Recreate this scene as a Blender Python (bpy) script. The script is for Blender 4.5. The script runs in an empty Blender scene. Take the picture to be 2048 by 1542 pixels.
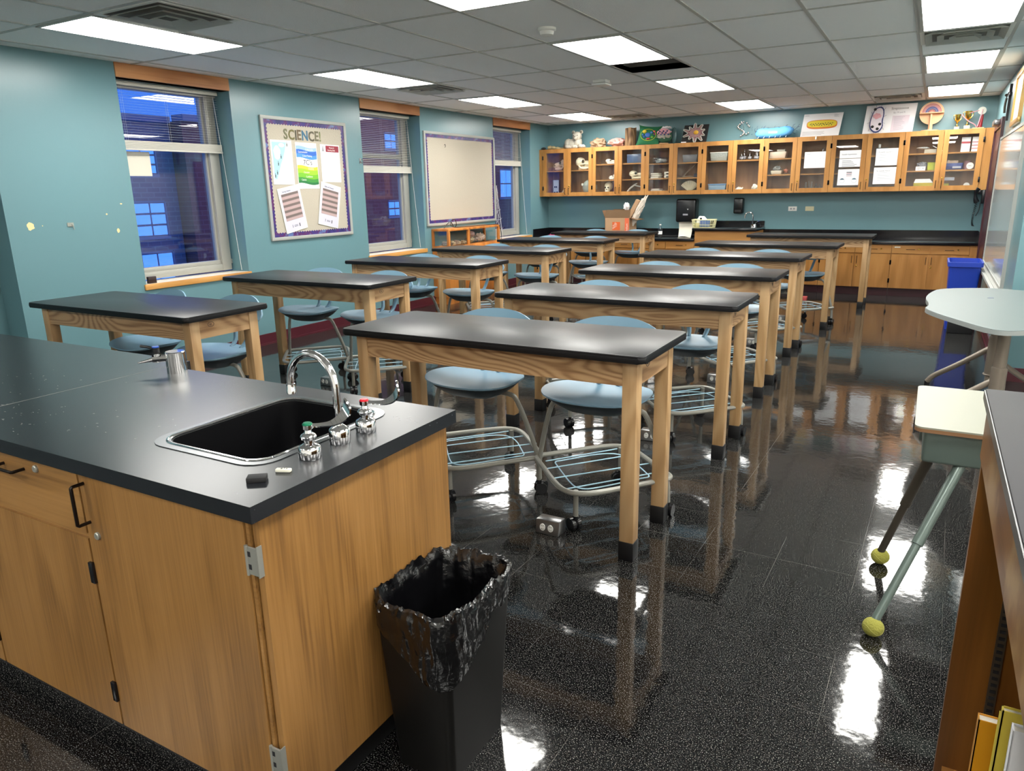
import bpy, bmesh, math, random
from mathutils import Vector, Matrix, noise
PI = math.pi
rnd = random.Random(7)
C = bpy.context.scene.collection
scn = bpy.context.scene

# ------------------------------------------------------------------ camera
YAW, PIT, ROLL, F = .517, .2615, -.0199, 1453.3
fwd = Vector((-math.sin(YAW)*math.cos(PIT), math.cos(YAW)*math.cos(PIT), -math.sin(PIT)))
r0 = Vector((math.cos(YAW), math.sin(YAW), 0)); u0 = r0.cross(fwd)
rt = r0*math.cos(ROLL)+u0*math.sin(ROLL); up = -r0*math.sin(ROLL)+u0*math.cos(ROLL)
cd = bpy.data.cameras.new('camera'); cam = bpy.data.objects.new('camera', cd); C.objects.link(cam)
cam.matrix_world = Matrix(((rt.x, up.x, -fwd.x, 0), (rt.y, up.y, -fwd.y, 0), (rt.z, up.z, -fwd.z, 1.521), (0, 0, 0, 1)))
cd.sensor_fit = 'HORIZONTAL'; cd.sensor_width = 36; cd.lens = F*36/2048
cd.clip_start = .02; cd.clip_end = 200
scn.camera = cam
# ------------------------------------------------------------------ world + exposure
w = bpy.data.worlds.new('dusk'); scn.world = w; w.use_nodes = True
bg = w.node_tree.nodes['Background']; bg.inputs[0].default_value = (.055, .22, .84, 1); bg.inputs[1].default_value = .45
scn.view_settings.view_transform = 'Standard'; scn.view_settings.look = 'None'
scn.view_settings.exposure = 1.6; scn.view_settings.gamma = 1; scn.view_settings.use_curve_mapping = False
PANEL = 9.0            # strength of the ceiling light panels

# ------------------------------------------------------------------ materials
def lin(h):
    if isinstance(h, str):
        h = [int(h[i:i+2], 16)/255 for i in (0, 2, 4)]
        return tuple(c/12.92 if c <= .04045 else ((c+.055)/1.055)**2.4 for c in h)
    return tuple(h)
MATS = {}
def mat(name, col, rough=.5, metal=0, spec=.5, coat=0, trans=0, alpha=1, bump=None, emit=None):
    if name in MATS: return MATS[name]
    m = bpy.data.materials.new(name); m.use_nodes = True
    b = m.node_tree.nodes['Principled BSDF']
    b.inputs['Base Color'].default_value = (*lin(col), 1)
    b.inputs['Roughness'].default_value = rough; b.inputs['Metallic'].default_value = metal
    b.inputs['Specular IOR Level'].default_value = spec
    b.inputs['Coat Weight'].default_value = coat; b.inputs['Coat Roughness'].default_value = .08
    b.inputs['Transmission Weight'].default_value = trans; b.inputs['Alpha'].default_value = alpha
    if emit:
        b.inputs['Emission Color'].default_value = (*lin(emit[0]), 1); b.inputs['Emission Strength'].default_value = emit[1]
    if bump:
        nt = m.node_tree; tc = nt.nodes.new('ShaderNodeTexCoord'); n = nt.nodes.new('ShaderNodeTexNoise')
        n.inputs['Scale'].default_value = bump[0]; n.inputs['Detail'].default_value = 4
        nt.links.new(tc.outputs['Object'], n.inputs['Vector'])
        bp = nt.nodes.new('ShaderNodeBump'); bp.inputs['Strength'].default_value = bump[1]; bp.inputs['Distance'].default_value = .01
        nt.links.new(n.outputs['Fac'], bp.inputs['Height']); nt.links.new(bp.outputs['Normal'], b.inputs['Normal'])
    MATS[name] = m; return m
def nodes(m):
    nt = m.node_tree; return nt, nt.nodes, nt.links, nt.nodes['Principled BSDF']
def ramp(nt, fac, stops):
    r = nt.nodes.new('ShaderNodeValToRGB'); e = r.color_ramp.elements
    e[0].position, e[0].color = stops[0][0], (*lin(stops[0][1]), 1)
    e[1].position, e[1].color = stops[-1][0], (*lin(stops[-1][1]), 1)
    for p, c in stops[1:-1]:
        x = e.new(p); x.color = (*lin(c), 1)
    nt.links.new(fac, r.inputs[0]); return r.outputs[0]
def wood(name, a, b, c, axis='z', fine=1., rough=.45, cath=8., coat=0, wear=None, fk=.5):
    """grain along axis: contour lines of a stretched noise, plus fine pores"""
    m = mat(name, b, rough, coat=coat); nt, N, L, bs = nodes(m)
    tc = N.new('ShaderNodeTexCoord'); oi = N.new('ShaderNodeObjectInfo')
    add = N.new('ShaderNodeVectorMath'); add.operation = 'MULTIPLY_ADD'
    cmb = N.new('ShaderNodeCombineXYZ')
    for i in range(3): L.new(oi.outputs['Random'], cmb.inputs[i])
    L.new(cmb.outputs[0], add.inputs[0]); add.inputs[1].default_value = (37, 19, 53); L.new(tc.outputs['Object'], add.inputs[2])
    mp = N.new('ShaderNodeMapping'); L.new(add.outputs[0], mp.inputs['Vector'])
    s = {'x': (.9, 5, 5), 'y': (5, .9, 5), 'z': (5, 5, .9)}[axis]; mp.inputs['Scale'].default_value = s
    n1 = N.new('ShaderNodeTexNoise'); n1.inputs['Scale'].default_value = 1.1; n1.inputs['Detail'].default_value = 1.5; n1.inputs['Roughness'].default_value = .4
    L.new(mp.outputs[0], n1.inputs['Vector'])
    mu = N.new('ShaderNodeMath'); mu.operation = 'MULTIPLY'; mu.inputs[1].default_value = cath*6.283; L.new(n1.outputs['Fac'], mu.inputs[0])
    sn = N.new('ShaderNodeMath'); sn.operation = 'SINE'; L.new(mu.outputs[0], sn.inputs[0])
    mr = N.new('ShaderNodeMapRange'); mr.inputs[1].default_value = -1; mr.inputs[2].default_value = 1; L.new(sn.outputs[0], mr.inputs[0])
    mp2 = N.new('ShaderNodeMapping'); L.new(add.outputs[0], mp2.inputs['Vector'])
    s2 = {'x': (3, 110, 110), 'y': (110, 3, 110), 'z': (110, 110, 3)}[axis]; mp2.inputs['Scale'].default_value = s2
    n2 = N.new('ShaderNodeTexNoise'); n2.inputs['Scale'].default_value = fine; n2.inputs['Detail'].default_value = 2; L.new(mp2.outputs[0], n2.inputs['Vector'])
    mx = N.new('ShaderNodeMath'); mx.operation = 'MULTIPLY_ADD'; mx.inputs[1].default_value = 1-.9*fk; L.new(mr.outputs[0], mx.inputs[0])
    m3 = N.new('ShaderNodeMath'); m3.operation = 'MULTIPLY'; m3.inputs[1].default_value = .9*fk; L.new(n2.outputs['Fac'], m3.inputs[0]); L.new(m3.outputs[0], mx.inputs[2])
    col = ramp(nt, mx.outputs[0], [(.08, a), (.5, b), (.92, c)])
    if wear:
        n4 = N.new('ShaderNodeTexNoise'); n4.inputs['Scale'].default_value = 2.2; n4.inputs['Detail'].default_value = 5; n4.inputs['Roughness'].default_value = .65
        L.new(tc.outputs['Object'], n4.inputs['Vector'])
        f = ramp(nt, n4.outputs['Fac'], [(.55, '000000'), (.62, 'ffffff')])
        mm = N.new('ShaderNodeMix'); mm.data_type = 'RGBA'; L.new(f, mm.inputs[0]); L.new(col, mm.inputs[6]); mm.inputs[7].default_value = (*lin(wear), 1)
        col = mm.outputs[2]
    L.new(col, bs.inputs['Base Color']); return m
def speck(m, base, dots, scale, lo, hi, mixin=None):
    """speckled base colour"""
    nt, N, L, bs = nodes(m); tc = N.new('ShaderNodeTexCoord'); v = N.new('ShaderNodeTexNoise')
    v.inputs['Scale'].default_value = scale; v.inputs['Detail'].default_value = 1.5; L.new(tc.outputs['Object'], v.inputs['Vector'])
    col = ramp(nt, v.outputs['Fac'], [(lo, base), (hi, dots)])
    L.new(col, bs.inputs['Base Color']); return nt, N, L, bs, tc, col

# floor: black speckled composition tile under thick wax
M_floor = mat('black_speckled_tile', '202022', .07, spec=.6)
nt, N, L, bs, tc, col = speck(M_floor, '0b0b0d', '85847f', 300, .57, .72)
sx = N.new('ShaderNodeSeparateXYZ'); rot = N.new('ShaderNodeMapping'); rot.inputs['Rotation'].default_value = (0, 0, .02)
L.new(tc.outputs['Object'], rot.inputs['Vector']); L.new(rot.outputs[0], sx.inputs[0])
lines = None
for i in range(2):
    d = N.new('ShaderNodeMath'); d.operation = 'PINGPONG'; d.inputs[1].default_value = .1524; L.new(sx.outputs[i], d.inputs[0])
    lt = N.new('ShaderNodeMath'); lt.operation = 'LESS_THAN'; lt.inputs[1].default_value = .0009; L.new(d.outputs[0], lt.inputs[0])
    if lines is None: lines = lt.outputs[0]
    else:
        mxx = N.new('ShaderNodeMath'); mxx.operation = 'MAXIMUM'; L.new(lines, mxx.inputs[0]); L.new(lt.outputs[0], mxx.inputs[1]); lines = mxx.outputs[0]
nn = N.new('ShaderNodeTexNoise'); nn.inputs['Scale'].default_value = 1.7; L.new(tc.outputs['Object'], nn.inputs['Vector'])
ff = ramp(nt, nn.outputs['Fac'], [(.46, '000000'), (.66, '999999')])
ml = N.new('ShaderNodeMath'); ml.operation = 'MULTIPLY'; L.new(lines, ml.inputs[0]); L.new(ff, ml.inputs[1])
mm = N.new('ShaderNodeMix'); mm.data_type = 'RGBA'; L.new(ml.outputs[0], mm.inputs[0]); L.new(col, mm.inputs[6]); mm.inputs[7].default_value = (*lin('9a9892'), 1)
L.new(mm.outputs[2], bs.inputs['Base Color'])
b1 = N.new('ShaderNodeTexNoise'); b1.inputs['Scale'].default_value = 6; b1.inputs['Detail'].default_value = 3; L.new(tc.outputs['Object'], b1.inputs['Vector'])
b2 = N.new('ShaderNodeTexNoise'); b2.inputs['Scale'].default_value = 26; b2.inputs['Detail'].default_value = 2; L.new(tc.outputs['Object'], b2.inputs['Vector'])
ma = N.new('ShaderNodeMath'); ma.operation = 'MULTIPLY_ADD'; ma.inputs[1].default_value = .30; L.new(b2.outputs['Fac'], ma.inputs[0]); L.new(b1.outputs['Fac'], ma.inputs[2])
bp = N.new('ShaderNodeBump'); bp.inputs['Strength'].default_value = .15; bp.inputs['Distance'].default_value = .006
L.new(ma.outputs[0], bp.inputs['Height']); L.new(bp.outputs['Normal'], bs.inputs['Normal'])
rr = N.new('ShaderNodeMapRange'); rr.inputs[3].default_value = .04; rr.inputs[4].default_value = .09; L.new(nn.outputs['Fac'], rr.inputs[0]); L.new(rr.outputs[0], bs.inputs['Roughness'])

M_teal = mat('teal_wall_paint', '658a91', .28, spec=.55, bump=(30, .05))
M_maroon = mat('maroon_vinyl', '50202a', .3)
M_maroon2 = mat('maroon_door_paint', '401c24', .35)
M_ceil = mat('ceiling_tile', 'fafaf8', .9, bump=(160, .25))
M_tbar = mat('white_tbar', 'b9bab4', .5)
M_dark = mat('dark_void', '1a1a1d', .9); M_plen = mat('plenum_grey', '7d7872', .9)
M_white = mat('white_enamel', 'e6e6e0', .4)
M_alum = mat('window_aluminium', 'a5a49c', .4, metal=.2)
M_silver = mat('silver_frame', 'a3a5a0', .5, metal=.1)
M_chrome = mat('chrome', 'e8e8ea', .07, metal=1)
M_bulb = mat('light_panel', 'ffffff', .5, emit=((1, .985, .93), PANEL))
M_blind = mat('blind_slat', 'd8d4c8', .45)
M_cord = mat('white_cord', 'dcdcd6', .6)
M_val = wood('valance_maple', 'a96a3a', 'c98a56', 'd99d68', 'y', cath=3)
M_sill = mat('sill_laminate', 'e3d9c8', .35)
M_nose = wood('sill_nosing', 'a87438', 'c48d48', 'd39d58', 'y', cath=3)
M_oak = wood('honey_oak', '946328', 'ab763a', 'b68446', 'z', cath=3, fk=.6)
M_oakx = wood('honey_oak_rail', '946328', 'ab763a', 'b68446', 'x', cath=3, fk=.6)
M_oakfront = wood('bench_oak', '5e4020', '8a6334', '9d7442', 'z', cath=3, fine=1.3, rough=.38, fk=.85)
M_oakdrawer = wood('bench_drawer_oak', '664624', '8f6838', 'a27846', 'x', cath=4, fine=1.2, rough=.38, fk=.75)
M_in = wood('cabinet_inside', '7d5534', '9a6e48', 'aa7d54', 'z', cath=3)
M_ash = wood('ash_leg', '98764e', 'ac8a60', 'b6976e', 'z', cath=8, fk=.5)
M_ashx = wood('ash_apron', '7d5a3a', 'a98660', 'b6966e', 'x', cath=24, fk=.45)
M_ashy = wood('ash_apron_end', '7d5a3a', 'a98660', 'b6966e', 'y', cath=20, fk=.45)
M_top = mat('black_phenolic_top', '1d1d1f', .34, spec=.24, bump=(9, .02))
M_edge = mat('black_edge', '08080b', .5, spec=.3)
M_epoxy = mat('black_epoxy', '26282c', .27, spec=.48)
nt, N, L, bs, tc, col = speck(M_epoxy, '1d1f23', '6d6f70', 120, .76, .82)
M_epoxyfar = mat('black_epoxy_counter', '101014', .16)
M_boot = mat('black_rubber', '0e0e10', .45)
M_blackpl = mat('black_plastic', '101013', .25)
M_blackmat = mat('black_matte', '161618', .6)
M_blue = mat('pale_blue_shell', '7396ab', .40)
M_bluewire = mat('pale_blue_wire', 'a9cde0', .35)
M_grey = mat('silver_grey_powder', '8d8c84', .38, metal=.25)
M_handle = mat('bronze_black_pull', '1c1512', .3, metal=.6)
M_steel = mat('brushed_steel', '9a9a9a', .3, metal=.9)
M_galv = mat('zinc_hinge', 'a3a49c', .4, metal=.6)
M_bag = mat('black_bag_film', '08080a', .2, spec=.8, bump=(24, .6))
M_can = mat('grey_black_bin', '0c0b0a', .5, spec=.35)
M_bluebin = mat('blue_bin', '1c3ca8', .4)
M_paper = mat('paper', 'e8e8ea', .6)
M_paper2 = mat('cream_paper', 'e2dccb', .6)
M_ink = mat('ink', '3a3a3e', .7)
M_inkl = mat('pale_ink', '9a9aa2', .7)
M_cork = mat('cream_burlap', 'b3ab9b', .85, bump=(120, .4))
M_cream = mat('cream_plaster', 'a8a396', .6)
M_bone = mat('bone', 'e2d7ba', .6, bump=(40, .3))
M_bonew = mat('white_bone', 'e8e3d6', .6)
M_socket = mat('dark_hollow', '2e2418', .8)
M_stone = mat('brown_stone', '8f7a62', .8, bump=(30, .8))
M_pink = mat('pink_mineral', 'b98c84', .7, bump=(40, .8))
M_bark = wood('bark', '4a3524', '755a40', '957a58', 'z', cath=14, rough=.85)
M_green = mat('green_felt', '1a6a42', .8)
M_yel = mat('yellow', 'd9c42c', .5)
M_ylime = mat('lime_plastic', 'b5bd2e', .5)
M_red = mat('red', '8d1f28', .5)
M_orange = mat('orange', 'd2762c', .5)
M_gold = mat('gold', 'd8b757', .18, metal=1)
M_navy = mat('navy', '1e2f6b', .5)
M_skyb = mat('sky_blue_foam', '5fa6e0', .75)
M_rain = mat('bare_plywood', 'd2a57c', .6)
M_card = mat('cardboard', 'b08d6b', .75)
M_cardin = mat('cardboard_inside', '8d7052', .8)
M_hd = mat('orange_print', 'd8622c', .6)
M_gdesk = mat('desk_laminate', '848578', .45, spec=.25)
M_gmetal = mat('grey_green_enamel', '5c6a64', .35, metal=.3)
M_dmetal = mat('rusty_dark_steel', '4b453c', .45, metal=.5)
M_tennis = mat('tennis_felt', '8c8a3a', .9, bump=(140, .5))
M_hex = mat('grey_laminate', '646e6e', .48, spec=.25)
M_hexedge = mat('grey_edge', '8d9391', .4)
M_post = mat('taupe_steel', '8f8478', .35, metal=.3)
M_wb = mat('whiteboard_enamel', 'b9c0c0', .09, spec=.7)
M_shelfw = wood('worn_varnish_z', '4f3012', '6b421a', '7a4e20', 'z', cath=4, rough=.3)
M_shelfx = wood('worn_varnish_y', '6b431c', '8a5a28', '966834', 'y', cath=4, rough=.3, wear='a88452')
M_shelftop = mat('black_worn_top', '1c1c20', .6, spec=.25)
M_orangewood = wood('orange_wood', 'a4622a', 'c67a34', 'd68c44', 'z', cath=3)
M_brick = mat('dusk_brick', '3a2a33', .9)
M_brick2 = mat('dusk_brick_warm', '55312e', .9)
M_concrete = mat('dusk_lintel', '8a8494', .9)
M_pinkpl = mat('pink', 'd9a0a8', .6)
def brickify(m, a, b, mo):
    nt, N, L, bs = nodes(m); tc = N.new('ShaderNodeTexCoord'); mp = N.new('ShaderNodeMapping'); mp.inputs['Rotation'].default_value = (PI/2, 0, PI/2)
    L.new(tc.outputs['Object'], mp.inputs['Vector']); br = N.new('ShaderNodeTexBrick')
    sw = N.new('ShaderNodeSeparateXYZ'); cb = N.new('ShaderNodeCombineXYZ'); L.new(tc.outputs['Object'], sw.inputs[0])
    L.new(sw.outputs[1], cb.inputs[0]); L.new(sw.outputs[2], cb.inputs[1]); L.new(cb.outputs[0], br.inputs['Vector'])
    br.inputs['Scale'].default_value = 1; br.inputs['Brick Width'].default_value = .42; br.inputs['Row Height'].default_value = .14; br.inputs['Mortar Size'].default_value = .015
    for i, c in ((1, a), (2, b), (3, mo)): br.inputs[i].default_value = (*lin(c), 1)
    L.new(br.outputs['Color'], bs.inputs['Base Color'])
brickify(M_brick, '806c74', '8a7478', '8f8286'); brickify(M_brick2, '7d4a44', '8a544c', '8a5e58')
def glassmat(name, tint=(1, 1, 1), ior=1.5, boost=1.0):
    m = bpy.data.materials.new(name); m.use_nodes = True; nt = m.node_tree; nt.nodes.clear()
    o = nt.nodes.new('ShaderNodeOutputMaterial'); mx = nt.nodes.new('ShaderNodeMixShader'); t = nt.nodes.new('ShaderNodeBsdfTransparent'); g = nt.nodes.new('ShaderNodeBsdfGlossy')
    g.inputs['Roughness'].default_value = .01; t.inputs[0].default_value = (*tint, 1)
    g_ = nt.nodes.new('ShaderNodeNewGeometry'); dt = nt.nodes.new('ShaderNodeVectorMath'); dt.operation = 'DOT_PRODUCT'; nt.links.new(g_.outputs['Incoming'], dt.inputs[0]); nt.links.new(g_.outputs['Normal'], dt.inputs[1])
    ab = nt.nodes.new('ShaderNodeMath'); ab.operation = 'ABSOLUTE'; nt.links.new(dt.outputs['Value'], ab.inputs[0]); om = nt.nodes.new('ShaderNodeMath'); om.operation = 'SUBTRACT'; om.inputs[0].default_value = 1; nt.links.new(ab.outputs[0], om.inputs[1])
    pw = nt.nodes.new('ShaderNodeMath'); pw.operation = 'POWER'; pw.inputs[1].default_value = 5; nt.links.new(om.outputs[0], pw.inputs[0])
    F0 = ((ior-1)/(ior+1))**2; f = nt.nodes.new('ShaderNodeMath'); f.operation = 'MULTIPLY_ADD'; f.inputs[1].default_value = 1-F0; f.inputs[2].default_value = F0; nt.links.new(pw.outputs[0], f.inputs[0])
    mu = nt.nodes.new('ShaderNodeMath'); mu.operation = 'MULTIPLY'; mu.use_clamp = True; mu.inputs[1].default_value = boost
    nt.links.new(f.outputs[0], mu.inputs[0]); nt.links.new(mu.outputs[0], mx.inputs[0]); nt.links.new(t.outputs[0], mx.inputs[1]); nt.links.new(g.outputs[0], mx.inputs[2]); nt.links.new(mx.outputs[0], o.inputs[0]); return m
M_glass = glassmat('clear_glass', (.985, .99, .985), 1.5, 1.6)
M_wglass = glassmat('window_glass', (.85, .88, .94), 1.5, 1.6)
M_plast = glassmat('clear_plastic', (.80, .84, .88), 1.5, 2.5)
M_skyglow = mat('sky_glow_glass', '2a4a80', .05, spec=1.0, metal=.0, emit=((.07, .22, .72), .75))  # sky reflection on the outside panes is put in as blue emission

# ------------------------------------------------------------------ mesh helper
class M:
    def __init__(s): s.b = bmesh.new()
    def box(s, x0, x1, y0, y1, z0, z1, bev=0, seg=2):
        vs = [s.b.verts.new((x, y, z)) for x in (x0, x1) for y in (y0, y1) for z in (z0, z1)]
        fs = [s.b.faces.new([vs[i] for i in q]) for q in ((0, 1, 3, 2), (4, 6, 7, 5), (0, 4, 5, 1), (2, 3, 7, 6), (0, 2, 6, 4), (1, 5, 7, 3))]
        if bev:
            es = {e for f in fs for e in f.edges}
            bmesh.ops.bevel(s.b, geom=list(es), offset=bev, segments=seg, profile=.5, affect='EDGES', clamp_overlap=True)
        return s
    def xbox(s, mtx, *a, **k):
        t = M(); t.box(*a, **k); t.b.transform(mtx); return s.join(t)
    def join(s, t):
        me = bpy.data.meshes.new('t'); t.b.to_mesh(me); s.b.from_mesh(me); bpy.data.meshes.remove(me); t.b.free(); return s
    def cyl(s, p0, p1, r0, r1=None, n=20, cap=True):
        r1 = r0 if r1 is None else r1; p0 = Vector(p0); p1 = Vector(p1); d = (p1-p0).normalized()
        a = d.orthogonal().normalized(); b = d.cross(a)
        A = [s.b.verts.new(p0+(a*math.cos(t)+b*math.sin(t))*r0) for t in [2*PI*i/n for i in range(n)]]
        B = [s.b.verts.new(p1+(a*math.cos(t)+b*math.sin(t))*r1) for t in [2*PI*i/n for i in range(n)]]
        for i in range(n): s.b.faces.new((A[i], A[(i+1) % n], B[(i+1) % n], B[i]))
        if cap: s.b.faces.new(A[::-1]); s.b.faces.new(B)
        return s
    def tube(s, pts, r, n=10, closed=False, smooth=0, cap=True):
        P = [Vector(p) for p in pts]
        for _ in range(smooth):
            Q = []; k = len(P)
            for i in range(k if closed else k-1):
                a, b = P[i], P[(i+1) % k]; Q += [a.lerp(b, .25), a.lerp(b, .75)]
            if not closed: Q[0] = P[0]; Q[-1] = P[-1]
            P = Q
        k = len(P); R = r if callable(r) else (lambda t: r)
        rings = []; nrm = None
        for i in range(k):
            if closed: d = (P[(i+1) % k]-P[i-1])
            else: d = P[min(i+1, k-1)]-P[max(i-1, 0)]
            d.normalize()
            nrm = d.orthogonal().normalized() if nrm is None else (nrm-d*nrm.dot(d)).normalized()
            b = d.cross(nrm); rr = R(i/(k-1))
            rings.append([s.b.verts.new(P[i]+(nrm*math.cos(t)+b*math.sin(t))*rr) for t in [2*PI*j/n for j in range(n)]])
        for i in range(k if closed else k-1):
            A, B = rings[i], rings[(i+1) % k]
            off = 0
            if closed and i == k-1: off = min(range(n), key=lambda o: (A[0].co-B[o].co).length)
            for j in range(n): s.b.faces.new((A[j], A[(j+1) % n], B[(j+1+off) % n], B[(j+off) % n]))
        if not closed and cap: s.b.faces.new(rings[0][::-1]); s.b.faces.new(rings[-1])
        return s
    def lathe(s, prof, c=(0, 0, 0), n=24, sx=1, sy=1):
        rings = []
        for r, z in prof:
            if r < 1e-5: rings.append([s.b.verts.new((c[0], c[1], c[2]+z))])
            else: rings.append([s.b.verts.new((c[0]+sx*r*math.cos(2*PI*i/n), c[1]+sy*r*math.sin(2*PI*i/n), c[2]+z)) for i in range(n)])
        for A, B in zip(rings, rings[1:]):
            for i in range(n):
                a = [A[i % len(A)], A[(i+1) % len(A)], B[(i+1) % len(B)], B[i % len(B)]]
                u = []
                for v in a:
                    if v not in u: u.append(v)
                if len(u) > 2: s.b.faces.new(u)
        return s
    def prism(s, poly, z0, z1, bev=0, mtx=None):
        t = M(); A = [t.b.verts.new((x, y, z0)) for x, y in poly]; B = [t.b.verts.new((x, y, z1)) for x, y in poly]; n = len(A)
        t.b.faces.new(A[::-1]); t.b.faces.new(B)
        for i in range(n): t.b.faces.new((A[i], A[(i+1) % n], B[(i+1) % n], B[i]))
        if bev: bmesh.ops.bevel(t.b, geom=[e for e in t.b.edges if abs(e.verts[0].co.z-e.verts[1].co.z) < 1e-6], offset=bev, segments=3, profile=.5, affect='EDGES')
        if mtx: t.b.transform(mtx)
        return s.join(t)
    def blob(s, c, r, amp=.0, fr=3., seed=0, sub=3, mtx=None, fn=None):
        t = bmesh.new(); bmesh.ops.create_icosphere(t, subdivisions=sub, radius=1)
        r = (r, r, r) if isinstance(r, (int, float)) else r
        for v in t.verts:
            d = v.co.copy(); k = 1+amp*noise.noise(d*fr+Vector((seed*7.1, seed*3.3, seed)))*2
            if fn: k *= fn(d)
            v.co = Vector((d.x*r[0]*k, d.y*r[1]*k, d.z*r[2]*k))
        if mtx: t.transform(mtx)
        t.transform(Matrix.Translation(c)); q = M(); q.b.free(); q.b = t; return s.join(q)
    def grid(s, fn, nu, nv, th=0):
        V = [[s.b.verts.new(fn(i/nu, j/nv)) for j in range(nv+1)] for i in range(nu+1)]
        fs = [s.b.faces.new((V[i][j], V[i+1][j], V[i+1][j+1], V[i][j+1])) for i in range(nu) for j in range(nv)]
        if th: bmesh.ops.recalc_face_normals(s.b, faces=fs); bmesh.ops.solidify(s.b, geom=fs, thickness=th)
        return s
    def move(s, mtx): s.b.transform(mtx); return s
ORG = {}
def link(name, m, material, org=Vector((0, 0, 0)), fixn=True, ang=35):
    if fixn: bmesh.ops.recalc_face_normals(m.b, faces=m.b.faces[:])
    for v in m.b.verts: v.co = v.co-org
    me = bpy.data.meshes.new(name); m.b.to_mesh(me); m.b.free(); me.materials.append(material)
    for p in me.polygons: p.use_smooth = True
    me.set_sharp_from_angle(angle=math.radians(ang))
    o = bpy.data.objects.new(name, me); C.objects.link(o); return o
def thing(name, label, cat, loc, rz=0, group=None, local=False, kind=None):
    o = bpy.data.objects.new(name, None); C.objects.link(o); o.location = loc; o.rotation_euler = (0, 0, rz); o.empty_display_size = .1
    if label: o['label'] = label
    if cat: o['category'] = cat
    if group: o['group'] = group
    if kind: o['kind'] = kind
    ORG[o.name] = Vector((0, 0, 0)) if local else Vector(loc); return o
def part(name, m, material, parent, label=None, **k):
    org = ORG[parent.name]; o = link(name, m, material, org, **k); o.parent = parent; ORG[o.name] = org
    if label: o['label'] = label
    return o
def solo(name, m, material, label, cat, group=None, kind=None, **k):
    co = [v.co for v in m.b.verts]; c = Vector(((min(v.x for v in co)+max(v.x for v in co))/2, (min(v.y for v in co)+max(v.y for v in co))/2, min(v.z for v in co)))
    o = link(name, m, material, c, **k); o.location = c; ORG[o.name] = c
    if kind: o['kind'] = kind
    if label: o['label'] = label
    if cat: o['category'] = cat
    if group: o['group'] = group
    return o
def struct(name, m, material, **k): return solo(name, m, material, None, None, kind='structure', **k)
def dup(root, loc, rz, label=None, group=None):
    r = root.copy(); C.objects.link(r); r.location = loc; r.rotation_euler = (0, 0, rz)
    if label: r['label'] = label
    if group: r['group'] = group
    for ch in list(root.children):
        c = ch.copy(); C.objects.link(c); c.parent = r
        for g in list(ch.children):
            d = g.copy(); C.objects.link(d); d.parent = c
    return r
def B(*a, **k): return M().box(*a, **k)
def text(s, size, mtx, ext=.0006, align='LEFT', bold=0, sx=1.0):
    cu = bpy.data.curves.new('t', 'FONT'); cu.body = s; cu.size = size; cu.extrude = ext; cu.align_x = align; cu.offset = bold; cu.resolution_u = 3
    ob = bpy.data.objects.new('t', cu); C.objects.link(ob); bpy.context.view_layer.update()
    me = bpy.data.meshes.new_from_object(ob.evaluated_get(bpy.context.evaluated_depsgraph_get()))
    bpy.data.objects.remove(ob); q = M(); q.b.from_mesh(me); bpy.data.meshes.remove(me); bpy.data.curves.remove(cu)
    if sx != 1: q.b.transform(Matrix.Diagonal((sx, 1, 1, 1)))
    q.b.transform(mtx); return q
def WL(x, y, z, rot=0):    # frame on the left wall: local x -> +Y, local y -> +Z, normal +X
    return Matrix.Translation((x, y, z)) @ Matrix(((0, 0, 1, 0), (1, 0, 0, 0), (0, 1, 0, 0), (0, 0, 0, 1))) @ Matrix.Rotation(rot, 4, 'Z')
def WF(x, y, z, rot=0):    # frame on a surface facing -Y
    return Matrix.Translation((x, y, z)) @ Matrix.Rotation(PI/2, 4, 'X') @ Matrix.Rotation(rot, 4, 'Z')

# ================================================================== ROOM SHELL
XW, YF, H, XR = -5.984, 11.98, 2.608, .60
struct('floor', B(-6.4, 3.2, -3.2, 12.2, -.1, 0), M_floor)
RD = .235      # window reveal depth
wins = [(4.02, 5.165), (7.035, 8.212), (10.09, 11.29)]
wl = M(); ys = [2.975]+[v for p in wins for v in p]+[YF]
for a, b in ((2.975, 4.02), (5.165, 7.035), (8.212, 10.09), (11.29, YF)): wl.box(-6.34, XW, a, b, 0, H)
for a, b in wins: wl.box(-6.34, XW, a, b, 0, .76)
for a, b in wins: wl.box(-6.34, XW-.02, a, b, 2.495, H)
wl.box(-6.34, -6.24, -3.2, 2.975, 0, H)
wall_left = struct('wall_left', wl, M_teal)
struct('wall_far', B(-6.4, 3.0, YF, YF+.15, 0, H), M_teal)
struct('wall_right', B(XR, XR+.15, 6.73, YF, 0, H).box(XR+.15, 3.0, 6.73, 6.88, 0, H), M_teal)
M_offw = mat('off_white_wall', 'f2f0ea', .6)
struct('wall_near', B(3.0, 3.15, -3.2, 6.9, 0, H), M_offw)
struct('wall_back', B(-6.4, 3.15, -3.35, -3.2, 0, H), M_offw)
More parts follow.
